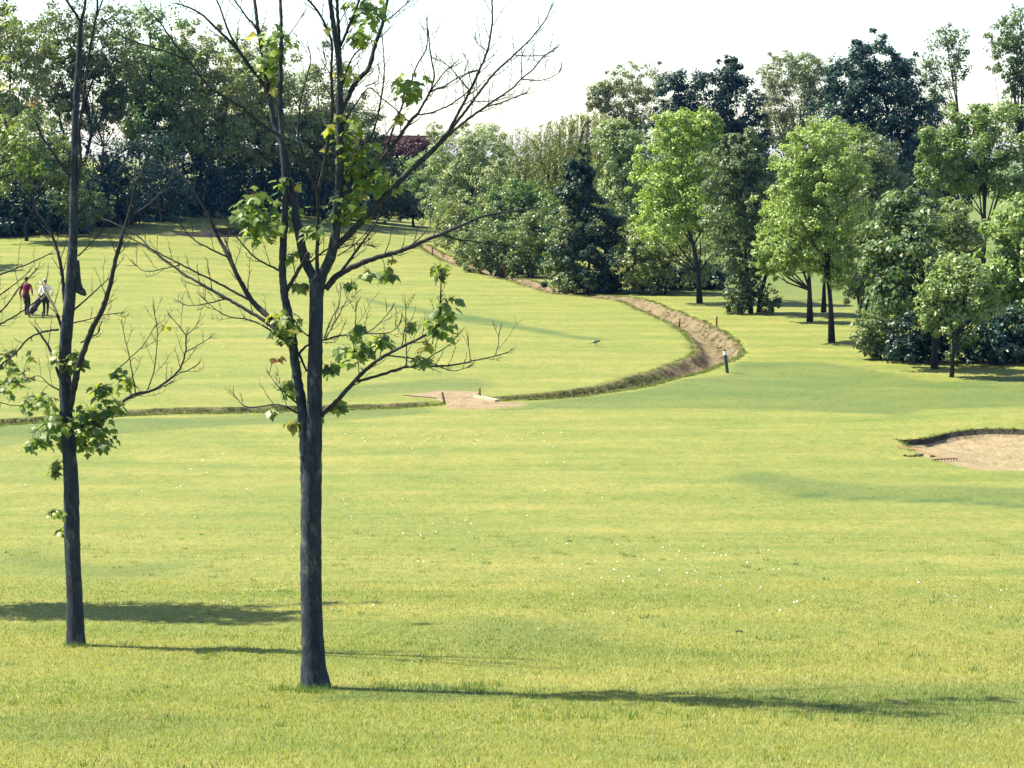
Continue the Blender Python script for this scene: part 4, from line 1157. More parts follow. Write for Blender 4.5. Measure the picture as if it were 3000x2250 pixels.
b1(c2, [(1800, 360), (1960, 360), (2040, 330)], 4, 2)
b1(c2, [(1830, 510), (1830, 400), (1835, 340)], 3, 2)
# second diagonal
b1(c2, [(648, 1290), (760, 1190), (860, 1110), (940, 1010), (1030, 900), (1100, 800), (1160, 735)], 14, 9)
b1(c2, [(1160, 740), (1240, 600), (1330, 560), (1420, 500), (1520, 465)], 7, 3)
b1(c2, [(1165, 725), (1230, 610), (1265, 500), (1245, 370), (1225, 190)], 7, 3)
b1(c2, [(1165, 745), (1280, 722), (1400, 660), (1500, 580)], 5, 4)
b1(c2, [(950, 1000), (1000, 830), (1060, 680), (1105, 580), (1150, 430), (1215, 310), (1220, 150)], 7, 3)
b1(c2, [(1235, 600), (1330, 470), (1390, 420)], 5, 3)
b1(c2, [(720, 1215), (745, 1060), (790, 950), (860, 880), (905, 720), (935, 540), (940, 400), (928, 230)], 9, 3)
b1(c2, [(840, 920), (950, 870), (990, 820)], 4, 2)
b1(c5, [(600, 980), (750, 770), (880, 585), (965, 440), (980, 380)], 9, 5)
b1(c5, [(290, 890), (450, 770), (600, 700), (690, 650)], 6, 3)
b1(c5, [(560, 760), (700, 715), (830, 712), (910, 740)], 4, 2)
b1(c5, [(560, 830), (700, 740), (850, 590)], 4, 2)
# big right branch at the crotch
B1.append((cv(c5, [(445, 1150), (560, 1020), (750, 920), (950, 845), (1200, 772), (1400, 685), (1580, 612), (1800, 520), (1990, 440)]) + [(1560, 610)], 20, 5))
b1(c5, [(1570, 620), (1700, 660), (1900, 690), (2080, 720), (2300, 745)], 7, 3)
b1(c5, [(1215, 765), (1330, 680), (1430, 580), (1480, 420)], 5, 2)
b1(c5, [(870, 470), (1000, 440), (1180, 420), (1320, 370)], 5, 2)
# left limbs
B1.append((cv(c6, [(2015, 700), (1880, 560), (1750, 430), (1650, 260), (1580, 110), (1520, 0)]) + cv(c1, [(1360, 1420), (1270, 1260), (1190, 1150), (1110, 1040)]), 20, 5))
b1(c6, [(2010, 730), (1850, 580), (1560, 405), (1370, 300), (1240, 215), (1060, 80), (980, 0), (850, -80), (720, -140)], 13, 3)
b1(c6, [(1760, 440), (1560, 330), (1300, 200), (1100, 95), (900, -10)], 8, 3)
b1(c6, [(1570, 415), (1400, 455), (1290, 460), (1235, 430)], 5, 2)
b1(c6, [(1960, 700), (1840, 610), (1720, 560), (1590, 540), (1500, 490), (1410, 410)], 7, 2)
b1(c6, [(1250, 180), (1140, 205), (1010, 225), (930, 175)], 4, 2)
b1(c6, [(1640, 240), (1600, 110), (1560, 0)], 6, 4)
b1(c6, [(1590, 130), (1470, 75), (1340, 0), (1240, -110), (1130, -200)], 6, 2)
b1(c1, [(1840, 900), (1680, 790), (1560, 690), (1410, 600), (1320, 520), (1220, 390), (1130, 280), (1030, 140), (940, 50)], 11, 4)
b1(c1, [(1215, 385), (1000, 310), (800, 240), (690, 160)], 7, 3)
b1(c7, [(305, 230), (180, 170), (100, 120), (30, 40), (-60, -60)], 7, 3)
b1(c6, [(2070, 1210), (1930, 1150), (1720, 1168), (1620, 1080)], 7, 2)
b1(c7, [(420, 800), (470, 920)], 8, 6)
b1(c7, [(410, 1150), (330, 1080), (260, 1010), (210, 940)], 6, 2)
b1(c7, [(380, 560), (440, 640), (490, 680)], 5, 4)
# lower right limb
b1(c7, [(575, 1225), (690, 1115), (800, 992), (900, 890), (1000, 820), (1150, 740), (1290, 670), (1385, 590), (1400, 400), (1405, 250)], 15, 3)
b1(c7, [(820, 988), (1000, 940), (1150, 892), (1300, 885), (1450, 880), (1620, 850), (1780, 812), (1868, 788)], 9, 3)
b1(c7, [(1230, 882), (1360, 800), (1480, 720), (1520, 660)], 5, 2)
b1(c7, [(1780, 812), (1800, 740), (1805, 650)], 3, 2)
b1(c7, [(1612, 850), (1600, 780), (1590, 705)], 3, 2)
b1(c7, [(1165, 888), (1160, 650), (1158, 450)], 4, 2)
b1(c7, [(1030, 810), (1180, 826), (1340, 862), (1480, 915), (1600, 890)], 5, 2)
b1(c7, [(415, 800), (480, 735), (600, 700), (700, 672), (850, 662), (950, 610), (1060, 490)], 8, 2)
b1(c7, [(590, 690), (640, 560), (690, 470), (710, 340)], 5, 2)
b1(c7, [(600, 690), (690, 540), (785, 335)], 3, 2)
b1(c7, [(860, 660), (1060, 645), (1130, 570)], 4, 2)
b1(c7, [(800, 650), (812, 560), (810, 460)], 4, 2)
for a_, b_ in (((828, 0), [(820, -120), (790, -260), (770, -420)]), ((745, 0), [(735, -120), (690, -260)]), ((966, 0), [(960, -150), (985, -320), (990, -480)]), ((985, 0), [(1000, -140), (1060, -280)]), ((1136, 0), [(1150, -120), (1210, -260), (1230, -380)]), ((1441, 0), [(1450, -90), (1470, -180)])):
    B1.append(([a_] + b_, 9, 3))
C1 = []
def k1(fn, x, y, r_, n, kind='g'):
    p = fn(x, y); s = {c2: .4521, c7: .42194, c5: .30136, c1: .4521, c6: .42194}[fn]
    C1.append((p[0], p[1], r_ * s, n, kind))
for a in ((1400, 225, 75, 7), (1450, 440, 85, 9), (1400, 600, 130, 16), (1310, 740, 60, 4, 'y'), (980, 715, 85, 10), (800, 790, 130, 18), (640, 900, 75, 8), (1250, 845, 55, 5), (1020, 235, 60, 6), (890, 240, 40, 4), (780, 315, 55, 4), (1065, 150, 30, 2, 'y'),
          (300, 570, 115, 12, 'm'), (320, 690, 80, 6), (255, 830, 40, 3, 'b'), (330, 1030, 75, 8), (235, 1190, 40, 4), (380, 1275, 50, 5, 'm'), (685, 1180, 45, 4), (530, 1230, 40, 3), (395, 110, 75, 7), (410, 330, 55, 4), (800, 640, 70, 5), (700, 1130, 30, 2, 'y'), (1180, 590, 30, 2, 'm')):
    k1(c7, *a)
for a in ((820, 60, 125, 15), (770, 250, 85, 10), (1110, 560, 105, 13), (1040, 775, 45, 3, 'y'), (250, 250, 100, 9), (180, 420, 115, 14), (220, 560, 60, 4, 'y'), (690, 460, 70, 5, 'y'), (580, 830, 40, 3, 'y'), (720, 800, 80, 6, 'm'), (680, 950, 105, 10, 'm'), (790, 1000, 115, 12), (730, 1090, 60, 5), (800, 1180, 125, 12, 'm'), (930, 1180, 90, 8, 'm'),
          (700, 1300, 105, 10, 'm'), (650, 1410, 95, 9, 'm'), (780, 1370, 70, 5, 'm'), (90, 1300, 105, 13), (60, 1400, 90, 10), (180, 1450, 120, 15), (350, 1390, 95, 8), (480, 1500, 60, 5), (270, 1190, 60, 4, 'm'), (345, 1230, 35, 2, 'y'), (130, 1510, 85, 8), (60, 240, 40, 2, 'y'), (580, 170, 30, 1, 'y')):
    k1(c2, *((a[0], a[1], a[2] * 1.1, int(a[3] * 1.35)) + tuple(a[4:])))
for x_, y_, r_, n_ in ((800, -150, 60, 10), (770, -300, 70, 12), (730, -220, 60, 10), (965, -180, 60, 12), (985, -350, 80, 14), (1040, -240, 60, 10), (1190, -230, 60, 10), (1230, -360, 60, 10), (900, -420, 80, 12)): C1.append((x_, y_, r_, n_, 'g'))
MAP1, base1, n1_ = maple('forked young maple with bare twigs and leaf clusters, nearest tree on the grass', (925, 2016), None, T1_trunk, B1, C1, 5)

# ---- slender maple left of it
T2_trunk = [(224, 1905, 62), (224, 1888, 52), (222, 1840, 48), (218, 1720, 44), (212, 1580, 42), (208, 1420, 41), (203, 1330, 38), (196, 1240, 34)] + [(*c6(x, y), w) for x, y, w in [(455, 1120, 33), (450, 900, 33), (456, 680, 33), (478, 450, 32), (495, 250, 29), (505, 60, 25)]] + [(*c1(x, y), w) for x, y, w in [(475, 1500, 23), (478, 1250, 22), (485, 1000, 20), (490, 750, 19), (505, 500, 17), (515, 300, 14), (522, 130, 12)]]
B2 = []
def b2(fn, lst, w0, w1): B2.append((cv(fn, lst), w0, w1))
b2(c1, [(522, 140), (470, 60), (415, -20)], 9, 7)
b2(c1, [(528, 130), (545, 60), (556, -20)], 10, 8)
b2(c1, [(500, 1200), (522, 1020), (515, 830), (540, 640), (565, 420), (605, 200), (630, 60), (628, -20)], 9, 6)
b2(c1, [(620, 110), (650, 50), (672, -20)], 5, 3)
b2(c1, [(630, 160), (720, 110), (800, 40)], 4, 2)
b2(c1, [(560, 500), (680, 370), (790, 270)], 4, 2)
b2(c1, [(470, 720), (420, 620), (390, 560)], 5, 3)
b2(c1, [(460, 1150), (370, 1030), (270, 880), (230, 780)], 9, 5)
B2.append((cv(c6, [(478, 1200), (510, 1060), (542, 900), (592, 750), (650, 600), (712, 490), (762, 330), (802, 150), (842, 10)]) + cv(c1, [(760, 1640), (800, 1500), (850, 1330), (880, 1190), (935, 1080), (965, 960)]), 21, 5))
b2(c1, [(850, 1400), (980, 1310), (1070, 1210), (1110, 1150)], 5, 3)
b2(c1, [(880, 1190), (880, 1050), (910, 870)], 4, 2)
b2(c1, [(960, 1050), (1090, 1080), (1130, 990)], 4, 2)
b2(c1, [(500, 1385), (580, 1290), (605, 1170), (660, 1045)], 7, 3)
b2(c1, [(612, 1165), (740, 1130), (800, 1055)], 3, 2)
b2(c6, [(450, 440), (432, 250), (410, 130), (372, 0), (330, -90), (270, -170), (232, -260), (150, -360)], 12, 6)
b2(c1, [(180, 1235), (240, 1200), (290, 1145)], 3, 2)
b2(c6, [(440, 640), (418, 590), (385, 490), (345, 420), (292, 310), (262, 300)], 9, 7)
b2(c6, [(412, 960), (345, 765), (250, 620)], 9, 6)
b2(c6, [(408, 628), (300, 645), (200, 690), (100, 800), (0, 880), (-60, 960)], 7, 4)
b2(c6, [(560, 1305), (720, 1250), (810, 1180), (880, 1110), (950, 1075), (1060, 1050), (1170, 980), (1250, 900), (1290, 780), (1290, 665)], 12, 4)
b2(c6, [(942, 1072), (905, 850), (865, 680), (845, 570)], 4, 2)
b2(c6, [(1030, 1045), (1075, 880), (1092, 650), (1070, 500)], 4, 2)
b2(c6, [(1290, 785), (1370, 740), (1465, 685)], 4, 2)
b2(c6, [(1288, 665), (1240, 600), (1195, 550)], 3, 2)
b2(c6, [(1290, 668), (1340, 630), (1390, 565)], 3, 2)
b2(c6, [(1245, 928), (1300, 915), (1357, 885)], 4, 3)
b2(c6, [(790, 930), (900, 830), (1000, 730), (1080, 600)], 4, 2)
b2(c6, [(880, 1115), (1000, 1075), (1100, 1040), (1200, 990)], 5, 2)
b2(c6, [(510, 495), (620, 400), (770, 260)], 6, 3)
b2(c6, [(500, 585), (600, 565), (720, 530), (830, 515)], 4, 2)
b2(c6, [(560, 720), (680, 655), (690, 610)], 5, 3)
b2(c6, [(540, 120), (600, 60), (660, 0), (740, -90)], 5, 3)
b2(c6, [(410, 1050), (340, 1010), (270, 950), (180, 980)], 5, 2)
b2(c6, [(440, 1330), (330, 1280), (240, 1340)], 5, 2)
C2 = []
for x, y, r_, n, *k_ in ((440, 800, 100, 12, 'm'), (540, 850, 90, 12), (270, 1130, 120, 16), (360, 1270, 130, 18), (300, 1400, 90, 9), (640, 1230, 130, 26), (720, 1060, 100, 16), (700, 1380, 120, 20), (580, 1330, 110, 16), (600, 1430, 70, 8), (860, 990, 55, 6, 'm'), (220, 1430, 65, 7), (430, 1300, 100, 14), (780, 1180, 70, 10), (480, 1400, 80, 10), (395, 1560, 45, 5, 'm'), (370, 1620, 35, 4, 'm'), (960, 850, 14, 1, 'b'), (1160, 620, 25, 2, 'y'), (820, 930, 40, 4)):
    C2.append((*c6(x, y), r_ * .42194, n, k_[0] if k_ else 'g'))
for x, y, r_, n in ((165, 1500, 22, 4), (170, 1555, 16, 3)): C2.append((x, y, r_, n, 'm'))
MAP2, base2, n2_ = maple('slender single-stemmed young maple with a dark leaf clump low on its trunk', (224, 1892), None, T2_trunk, B2, C2, 15)
# torn stub of bark hanging on the trunk, and peeled pale branch
D2 = base2[1]
tz = lambda x, y: (120 + x * .12055, 700 + y * .12055)
pp = [np.array(at(*tz(x, y), D2 + .02)) - base2 for x, y in [(905, 520), (885, 700), (880, 900), (885, 1080), (930, 1240), (1020, 1300), (1090, 1370)]]
m = MB(); m.tube(spline(np.array(pp), .02), np.interp(np.linspace(0, 1, len(spline(np.array(pp), .02))), [0, .15, .4, .65, .8, .92, 1], [.012, .028, .040, .048, .040, .030, .014]), 10)
m.build('torn_stub', M_BARK, MAP2, True)
pp = [np.array(at(*c6(x, y), D2 - .02)) - base2 for x, y in [(398, 520), (380, 480), (360, 440), (330, 390), (300, 320), (268, 300)]]
m = MB(); m.tube(spline(np.array(pp), .03), np.linspace(.015, .013, len(spline(np.array(pp), .03))), 8)
m.build('peeled_branch', M_WOOD_PALE, MAP2, True)

# ---- third maple, just outside the left edge, reaching in
T3_trunk = [(-470, 1800, 60), (-470, 1785, 50), (-470, 1700, 44), (-465, 1500, 40), (-462, 1250, 36), (-455, 1000, 30), (-448, 700, 25), (-440, 400, 18), (-430, 120, 12)]
B3 = [(cv(c6, [(-1085, 1150), (-700, 900), (-300, 700), (0, 590), (160, 500), (300, 390)]), 13, 3), (cv(c6, [(-1080, 900), (-500, 520), (-120, 300), (0, 250), (200, 170), (360, 100)]), 13, 3),
      ([(-455, 980), (-220, 950), (-100, 930), (0, 912), (55, 845), (110, 785)], 10, 3), (cv(c6, [(-300, 640), (-100, 480), (0, 390), (120, 300), (210, 220)]), 7, 2),
      ([(-460, 1300), (-250, 1200), (-80, 1150), (20, 1120), (70, 1090)], 11, 3), ([(-250, 1200), (-120, 1130), (-20, 1050), (40, 1030)], 6, 2), ([(-80, 1150), (20, 1185), (75, 1187)], 4, 2),
      ([(-452, 800), (-200, 620), (-50, 540), (60, 500), (120, 470)], 12, 3), ([(-448, 600), (-250, 400), (-80, 300), (20, 270), (60, 240)], 10, 3), ([(-440, 420), (-250, 180), (-100, 80), (20, 40)], 9, 3),
      ([(-455, 900), (-700, 650), (-850, 400)], 12, 4), ([(-460, 1150), (-700, 950), (-900, 800)], 12, 4), ([(-440, 450), (-600, 200), (-650, -50)], 10, 4)]
C3 = [(20, 1050, 45, 9, 'g'), (45, 1110, 55, 12, 'g'), (0, 1140, 45, 9, 'g'), (-60, 1120, 60, 14, 'g'), (85, 1045, 25, 3, 'm'), (-130, 1160, 70, 16, 'g'), (40, 430, 50, 9, 'g'), (60, 480, 55, 10, 'g'), (110, 490, 35, 6, 'g'), (20, 380, 45, 7, 'm'), (30, 255, 35, 5, 'y'), (80, 290, 25, 3, 'b'), (20, 180, 40, 6, 'm'), (25, 50, 40, 6, 'g'), (-60, 300, 60, 10, 'g'), (-100, 480, 70, 12, 'g'),
      (-250, 400, 90, 16, 'g'), (-600, 1000, 120, 20, 'g'), (-450, 900, 110, 20, 'g'), (-380, 1150, 100, 18, 'g'), (-700, 700, 120, 20, 'g'), (-300, 700, 100, 16, 'g')]
MAP3, base3, n3_ = maple('leafy maple rooted outside the left edge, its twigs reaching in', (-470, 1785), 26.0, T3_trunk, B3, C3, 25, twig=.8)

r = np.random.default_rng(99)
m_ = base3[1] / F
Cc, Rc, Oc = [], [], []
for cx, cy, rx, ry in ((-500, 950, 190, 170), (-420, 700, 180, 170), (-560, 620, 200, 180), (-430, 380, 190, 170), (-560, 250, 180, 160), (-470, 60, 170, 150), (-330, 1050, 110, 90)):
    for _ in range(16):
        d_ = r.normal(0, 1, 3); d_ /= np.linalg.norm(d_)
        Cc.append(at(cx, cy, base3[1]) - base3 + d_ * np.array([rx * m_, rx * m_, ry * m_]) * r.uniform(.3, .95)); Rc.append(r.uniform(.2, .4)); Oc.append(d_)
v, f, c_ = leaf_cloud(np.array(Cc), np.array(Rc), 9000, .12, (.085, .145, .04), r, np.array(Oc))
link('crown', np_mesh('crown', v, f, False, c_), M_LEAF, MAP3)

# ------------------------------------------------------------------ grass blades near the camera
def blade_field(y0, y1, dens, h, w, seed):
    r = np.random.default_rng(seed)
    n = int(dens * .54 * (y1 * y1 - y0 * y0) / 2 * 1.08)
    y = np.sqrt(r.uniform(y0 * y0, y1 * y1, n)); x = r.uniform(-.28, .28, n) * y
    keep = r.random(n) > sstep(27, 52, y + 2.5 * np.sin(x * .8) + 1.5 * np.sin(x * 2.1 + y))
    x, y = x[keep], y[keep]
    return np.column_stack([x, y, zb(x, y)])
vv, ff, cc = [], [], []; off = 0
for y0, y1, dn, h, w, sd_ in ((13.2, 18.5, 2100, .034, .008, 1), (18.5, 23, 1450, .033, .010, 2), (23, 29, 950, .029, .012, 3), (29, 54, 330, .022, .015, 4)):
    P = blade_field(y0, y1, dn, h, w, sd_)
    r = np.random.default_rng(sd_ + 50)
    gx, gy = P[:, 0], P[:, 1]
    low = (np.sin(gx * .55 + 1.3 * np.sin(gy * .8)) + np.sin(gy * 1.35 + .8 * np.sin(gx * .45 + 1)) + .7 * np.sin(gx * 1.5 - gy * .9 + 2) + .5 * np.sin(gx * 3.1 + gy * 2.3)) / 3.2
    t_ = np.clip(.5 + .55 * low + r.normal(0, .22, len(P)), 0, 1)[:, None]
    c_ = np.array([[.150, .215, .044]]) * (1 - t_) + np.array([[.335, .315, .085]]) * t_
    ix = np.clip(np.searchsorted(xs, gx), 0, len(xs) - 1); iy = np.clip(np.searchsorted(ys, gy), 0, len(ys) - 1)
    rg = RG[iy, ix][:, None]
    c_ = c_ * (1 - rg * .8) + np.array([[.070, .140, .050]]) * rg * .8
    dry = r.random(len(P)) < .13
    c_[dry] = (.42, .36, .19)
    v, f, c_ = blades(P, h, w, c_, .55, (.2, -.05), sd_ + 9, .2)
    vv.append(v); ff.append(f + off); cc.append(c_); off += len(v)
# longer tufts beside the maple foot
r = np.random.default_rng(77)
for (x0, x1, y0, y1, n, h) in ((1090, 1460, 2006, 2034, 420, .075), (790, 900, 2018, 2032, 160, .09), (880, 975, 2018, 2034, 260, .08), (185, 265, 1890, 1900, 140, .07), (1500, 2900, 2030, 2120, 1500, .07)):
    q = np.array([G(r.uniform(x0, x1), r.uniform(y0, y1)) for _ in range(n // 5)])
    P = np.repeat(q, 5, 0) + r.normal(0, .025, (len(q) * 5, 3)) * np.array([1, 1, 0])
    v, f, c_ = blades(P, h, .009, (.10, .17, .045), .35, (.15, 0), 91)
    vv.append(v); ff.append(f + off); cc.append(c_); off += len(v)
r = np.random.default_rng(123)
n = 420
yy = np.sqrt(r.uniform(13.5 ** 2, 36 ** 2, n)); xx = r.uniform(-.27, .27, n) * yy
P = np.repeat(np.column_stack([xx, yy, zb(xx, yy)]), 26, 0)
P[:, :2] += r.normal(0, .05, (len(P), 2)) * np.repeat(r.uniform(.5, 2.2, n), 26)[:, None]
tc = np.repeat(np.array([(.11, .18, .045), (.09, .155, .05), (.16, .21, .06), (.38, .34, .16)])[r.integers(0, 4, n)], 26, 0)
v, f, c_ = blades(P, .055, .010, tc, .6, (.15, 0), 92)
vv.append(v); ff.append(f + off); cc.append(c_); off += len(v)
tag(link('grass', np_mesh('grass', np.vstack(vv), np.vstack(ff), False, np.vstack(cc)), M_GRASS), 'short sunlit grass blades in the foreground', kind='stuff')
NGR = off // 3

# daisies and pale litter scattered on the fairway
M_PETAL = simple('petal', (.62, .61, .55), .7, .08, 10)
r = np.random.default_rng(8)
spots = []
for x0, x1, y0, y1, n in ((1000, 1650, 1260, 1330, 26), (1640, 2300, 1590, 1720, 34), (1020, 1400, 1510, 1580, 12), (2100, 2950, 1700, 1800, 14), (400, 900, 900, 1130, 26), (0, 700, 1270, 1450, 16), (900, 1000, 1000, 1040, 8), (500, 1900, 1250, 1900, 40), (950, 1500, 700, 960, 12)):
    for _ in range(n):
        spots.append((r.uniform(x0, x1), r.uniform(y0, y1)))
m = MB()
for px, py in spots:
    q = G(px, py); s = r.uniform(.005, .013) * (1 + q[1] / 60)
    k = 6; ring = [(math.cos(a) * s, math.sin(a) * s, .010 + .006 * (j % 2)) for j, a in enumerate(np.arange(k) / k * 6.283)]
    m.add(np.array([(0, 0, .03)] + ring) + q, [(0, 1 + j, 1 + (j + 1) % k) for j in range(k)])
tag(m.build('daisies', M_PETAL), 'tiny white daisies and petals scattered over the fairway', kind='stuff')

# ------------------------------------------------------------------ magpie on the fairway
M_BLACK = simple('black_feather', (.012, .014, .018), .45, .3, 60)
M_FEATHER = simple('white_feather', (.62, .64, .64), .7, .1, 60)
q = G(1746, 1014); D_ = q[1]
root = empty('magpie', tuple(q), rad(8))
m = MB()
ax_ = spline(np.array([(-.13, 0, .135), (-.06, 0, .155), (.02, 0, .175), (.09, 0, .19), (.125, 0, .20), (.16, 0, .205)]), .012)
m.tube(ax_, np.interp(np.linspace(0, 1, len(ax_)), [0, .2, .45, .65, .78, .9, 1], [.012, .042, .058, .046, .036, .034, .014]), 10); m.build('body', M_BLACK, root, True)
m = MB(); m.tube([(.155, 0, .204), (.19, 0, .196)], [.012, .003], 6); m.build('beak', M_BLACK, root)
m = MB(); m.add([(-.10, -.018, .14), (-.10, .018, .14), (-.34, .028, .075), (-.34, -.028, .075), (-.10, 0, .152), (-.34, 0, .083)], [(0, 3, 2, 1), (0, 4, 5, 3), (4, 1, 2, 5), (0, 1, 4), (3, 5, 2)]); m.build('tail', M_BLACK, root)
for s in (-1, 1):
    m = MB(); m.ball((.0, s * .046, .175), (.085, .016, .032), 8, 5); w_ = m.build('wing', M_BLACK, root, True)
    m = MB(); m.ball((.025, s * .056, .165), (.045, .012, .02), 8, 5); m.build('wing_patch', M_FEATHER, w_, True)
    m = MB(); m.tube([(.0, s * .025, .12), (.01, s * .027, .05), (0, s * .027, 0), (.035, s * .027, -.002)], .005, 5); m.build('leg', M_BLACK, root)
m = MB(); m.ball((.0, 0, .135), (.07, .04, .03), 8, 5); m.build('belly', M_FEATHER, root, True)
tag(root, 'black and white long-tailed bird standing on the fairway', 'bird')
# fallen twig
q = G(2166, 1858); m = MB(); m.tube([q + np.array([-.04, 0, .02]), q + np.array([0, .01, .035]), q + np.array([.04, 0, .02])], .008, 6)
tag(m.build('fallen_twig', M_BARK_B), 'short dark twig lying on the open grass', 'twig')

# ------------------------------------------------------------------ golfers
def limb(mb, pts, rr, k=10):
    P = spline(np.array(pts, float), .03) if len(pts) > 2 else spline(np.array(pts, float), .03)
    base = np.linspace(0, 1, len(pts)); cum = np.concatenate([[0], np.cumsum(np.linalg.norm(np.diff(np.array(pts, float), axis=0), axis=1))]); cum /= cum[-1]
    mb.tube(P, np.interp(np.linspace(0, 1, len(P)), cum, rr), k)
def hand(mb, w, d, s):
    """palm and five fingers; w wrist point, d hand direction"""
    d = np.array(d, float); d /= np.linalg.norm(d)
    sidev = np.cross(d, [0, 0, 1.0]) if abs(d[2]) < .9 else np.array([0, 1.0, 0]); sidev /= np.linalg.norm(sidev)
    nrm_ = np.cross(sidev, d)
    w = np.array(w, float)
    c = w + d * .05
    mb.ball(c, (.042, .042, .045), 8, 6)
    for i, (o, l) in enumerate(((-.030, .066), (-.010, .080), (.010, .076), (.030, .060))):
        a = w + d * .085 + sidev * o
        mb.tube([a - d * .02, a + d * l * .5 + nrm_ * s * .012, a + d * l * .85 + nrm_ * s * .035], [.010, .0095, .009], 6)
    a = w + d * .035 + sidev * .035 * s
    mb.tube([a, a + sidev * s * .025 + d * .03, a + sidev * s * .028 + d * .06], [.012, .011, .0095], 6)
def person(label, loc, rz, hands, feet, shirt, trouser, hair, cap=None, lean=.06, hgt=1.76):
    """local frame: +Y is the way the person faces; hands = (left,right) wrist targets, feet = ((x,y,lift),(...))"""
    root = empty('person', tuple(loc), rz)
    root.scale = (hgt / 1.76,) * 3
    mb = MB()
    hip = np.array([0, 0, .93]); ch = np.array([0, lean, 1.33])
    limb(mb, [hip + (0, 0, -.06), hip + (0, .0, .08), hip * .5 + ch * .5, ch, ch + (0, .0, .10)], [.145, .150, .148, .168, .13], 14)
    # wide shoulders and hips
    for s in (-1, 1):
        limb(mb, [ch + (0, 0, .05), ch + (s * .17, -.01, .05), ch + (s * .205, -.01, .0)], [.10, .075, .065])
        mb.ball(hip + (s * .085, -.01, -.03), (.105, .12, .13))
        mb.ball(ch + (s * .08, .0, -.06), (.10, .12, .14))
    limb(mb, [ch + (0, 0, .10), ch + (0, .02, .2), ch + (0, .035, .28)], [.07, .058, .06])
    hd = ch + np.array([0, .045, .325])
    mb.ball(hd + (0, 0, .0), (.078, .095, .118), 14, 10)
    mb.ball(hd + (0, .045, -.05), (.055, .05, .06), 10, 7)           # jaw
    mb.tube([hd + (0, .088, .02), hd + (0, .112, -.018)], [.010, .016], 6)  # nose
    mb.tube([hd + (-.022, .092, -.052), hd + (.022, .092, -.052)], .008, 6)  # lips
    for s in (-1, 1):
        mb.ball(hd + (s * .080, -.005, -.005), (.012, .024, .034), 8, 6)
    wr = []
    for s, hp in zip((-1, 1), hands):
        sh = ch + np.array([s * .205, -.01, .02]); w = np.array(hp[:3], float)
        mid = (sh + w) / 2
        d = w - sh; L = np.linalg.norm(d)
        bend = math.sqrt(max(.0, .29 ** 2 - (L / 2) ** 2)) if L < .58 else .015
        el = mid + np.array([s * .4, -.8, -.2]) / .92 * bend
        limb(mb, [sh, (sh + el) / 2, el], [.062, .056, .047]); limb(mb, [el, (el + w) / 2, w], [.047, .042, .030])
        hd_ = w - el + np.array([0, 0, -.05]); hand(mb, w, hd_, s); wr.append((w, el))
    for s, ft in zip((-1, 1), feet):
        hp = hip + np.array([s * .095, 0, -.06]); an = np.array([ft[0], ft[1], .085 + ft[2]])
        d = an - hp; L = np.linalg.norm(d); bend = math.sqrt(max(.0004, .43 ** 2 - (L / 2) ** 2)) if L < .86 else .02
        kn = (hp + an) / 2 + np.array([0, 1, .1]) * bend
        limb(mb, [hp, (hp + kn) / 2, kn], [.105, .090, .068]); limb(mb, [kn, kn * .65 + an * .35 + (0, -.015, 0), an], [.066, .066, .050])
        limb(mb, [an + (0, -.05, -.05), an + (0, .06, -.05), an + (0, .18, -.058 - ft[2] * .3)], [.042, .045, .030])
    me0 = mb.mesh('body')
    tmp = bpy.data.objects.new('body_tmp', me0); COL.objects.link(tmp)
    rm = tmp.modifiers.new('r', 'REMESH'); rm.mode = 'VOXEL'; rm.voxel_size = .015
    sm = tmp.modifiers.new('s', 'SMOOTH'); sm.factor = .5; sm.iterations = 3
    dg = bpy.context.evaluated_depsgraph_get()
    me = bpy.data.meshes.new_from_object(tmp.evaluated_get(dg))
    bpy.data.objects.remove(tmp); me.name = 'body'
    me.materials.clear()
    for mt in (M_SKIN, shirt, trouser, M_SHOE): me.materials.append(mt)
    n = len(me.polygons)
    cen = np.zeros(n * 3, np.float32); me.polygons.foreach_get('center', cen); cen = cen.reshape(-1, 3)
    mi = np.full(n, 1, np.int32)
    mi[cen[:, 2] < .97] = 2
    for ft in feet:
        mi[(cen[:, 2] < .10 + ft[2]) & (np.hypot(cen[:, 0] - ft[0], cen[:, 1] - ft[1]) < .3)] = 3
    mi[cen[:, 2] > ch[2] + .165] = 0
    for w, el in wr:
        dw = np.linalg.norm(cen - w, axis=1); de = np.linalg.norm(cen - el, axis=1)
        mi[(dw < .22) & (dw < de + .03)] = 0
        mi[(de < .09) & (mi == 2)] = 1
    me.polygons.foreach_set('material_index', mi)
    me.polygons.foreach_set('use_smooth', np.ones(n, bool))
    link('body', me, None, root)
    m = MB()
    m.ball(hd + (0, -.014, .026), (.087, .097, .108), 14, 9); hair_o = m.build('hair', hair, root, True)
    if cap:
        m = MB(); m.ball(hd + (0, -.004, .055), (.093, .108, .085), 14, 8)
        m.box(hd + (0, .13, .062), (.12, .10, .012)); m.build('cap', cap, root, True)
    tag(root, label, 'person')
    return root
M_SKIN = simple('skin', (.42, .25, .17), .55, .1, 20)
M_SHOE = simple('shoe', (.03, .03, .035), .5, .2, 20)
M_RED = simple('red_shirt', (.13, .012, .032), .85, .2, 14)
M_WSHIRT = simple('white_shirt', (.70, .64, .60), .85, .08, 14)
M_NAVY = simple('navy_trousers', (.016, .020, .032), .85, .25, 14)
M_HAIR = simple('dark_hair', (.02, .016, .014), .6, .3, 40)
M_HAIRG = simple('grey_hair', (.10, .09, .085), .6, .3, 40)
M_CAP = simple('grey_cap', (.30, .31, .30), .8, .15, 20)
M_BAG = simple('bag_fabric', (.014, .016, .028), .6, .3, 12)
M_STEEL = simple('club_steel', (.55, .55, .55), .3, .1, 20)
M_TYRE = simple('tyre', (.015, .015, .017), .8, .2, 20)
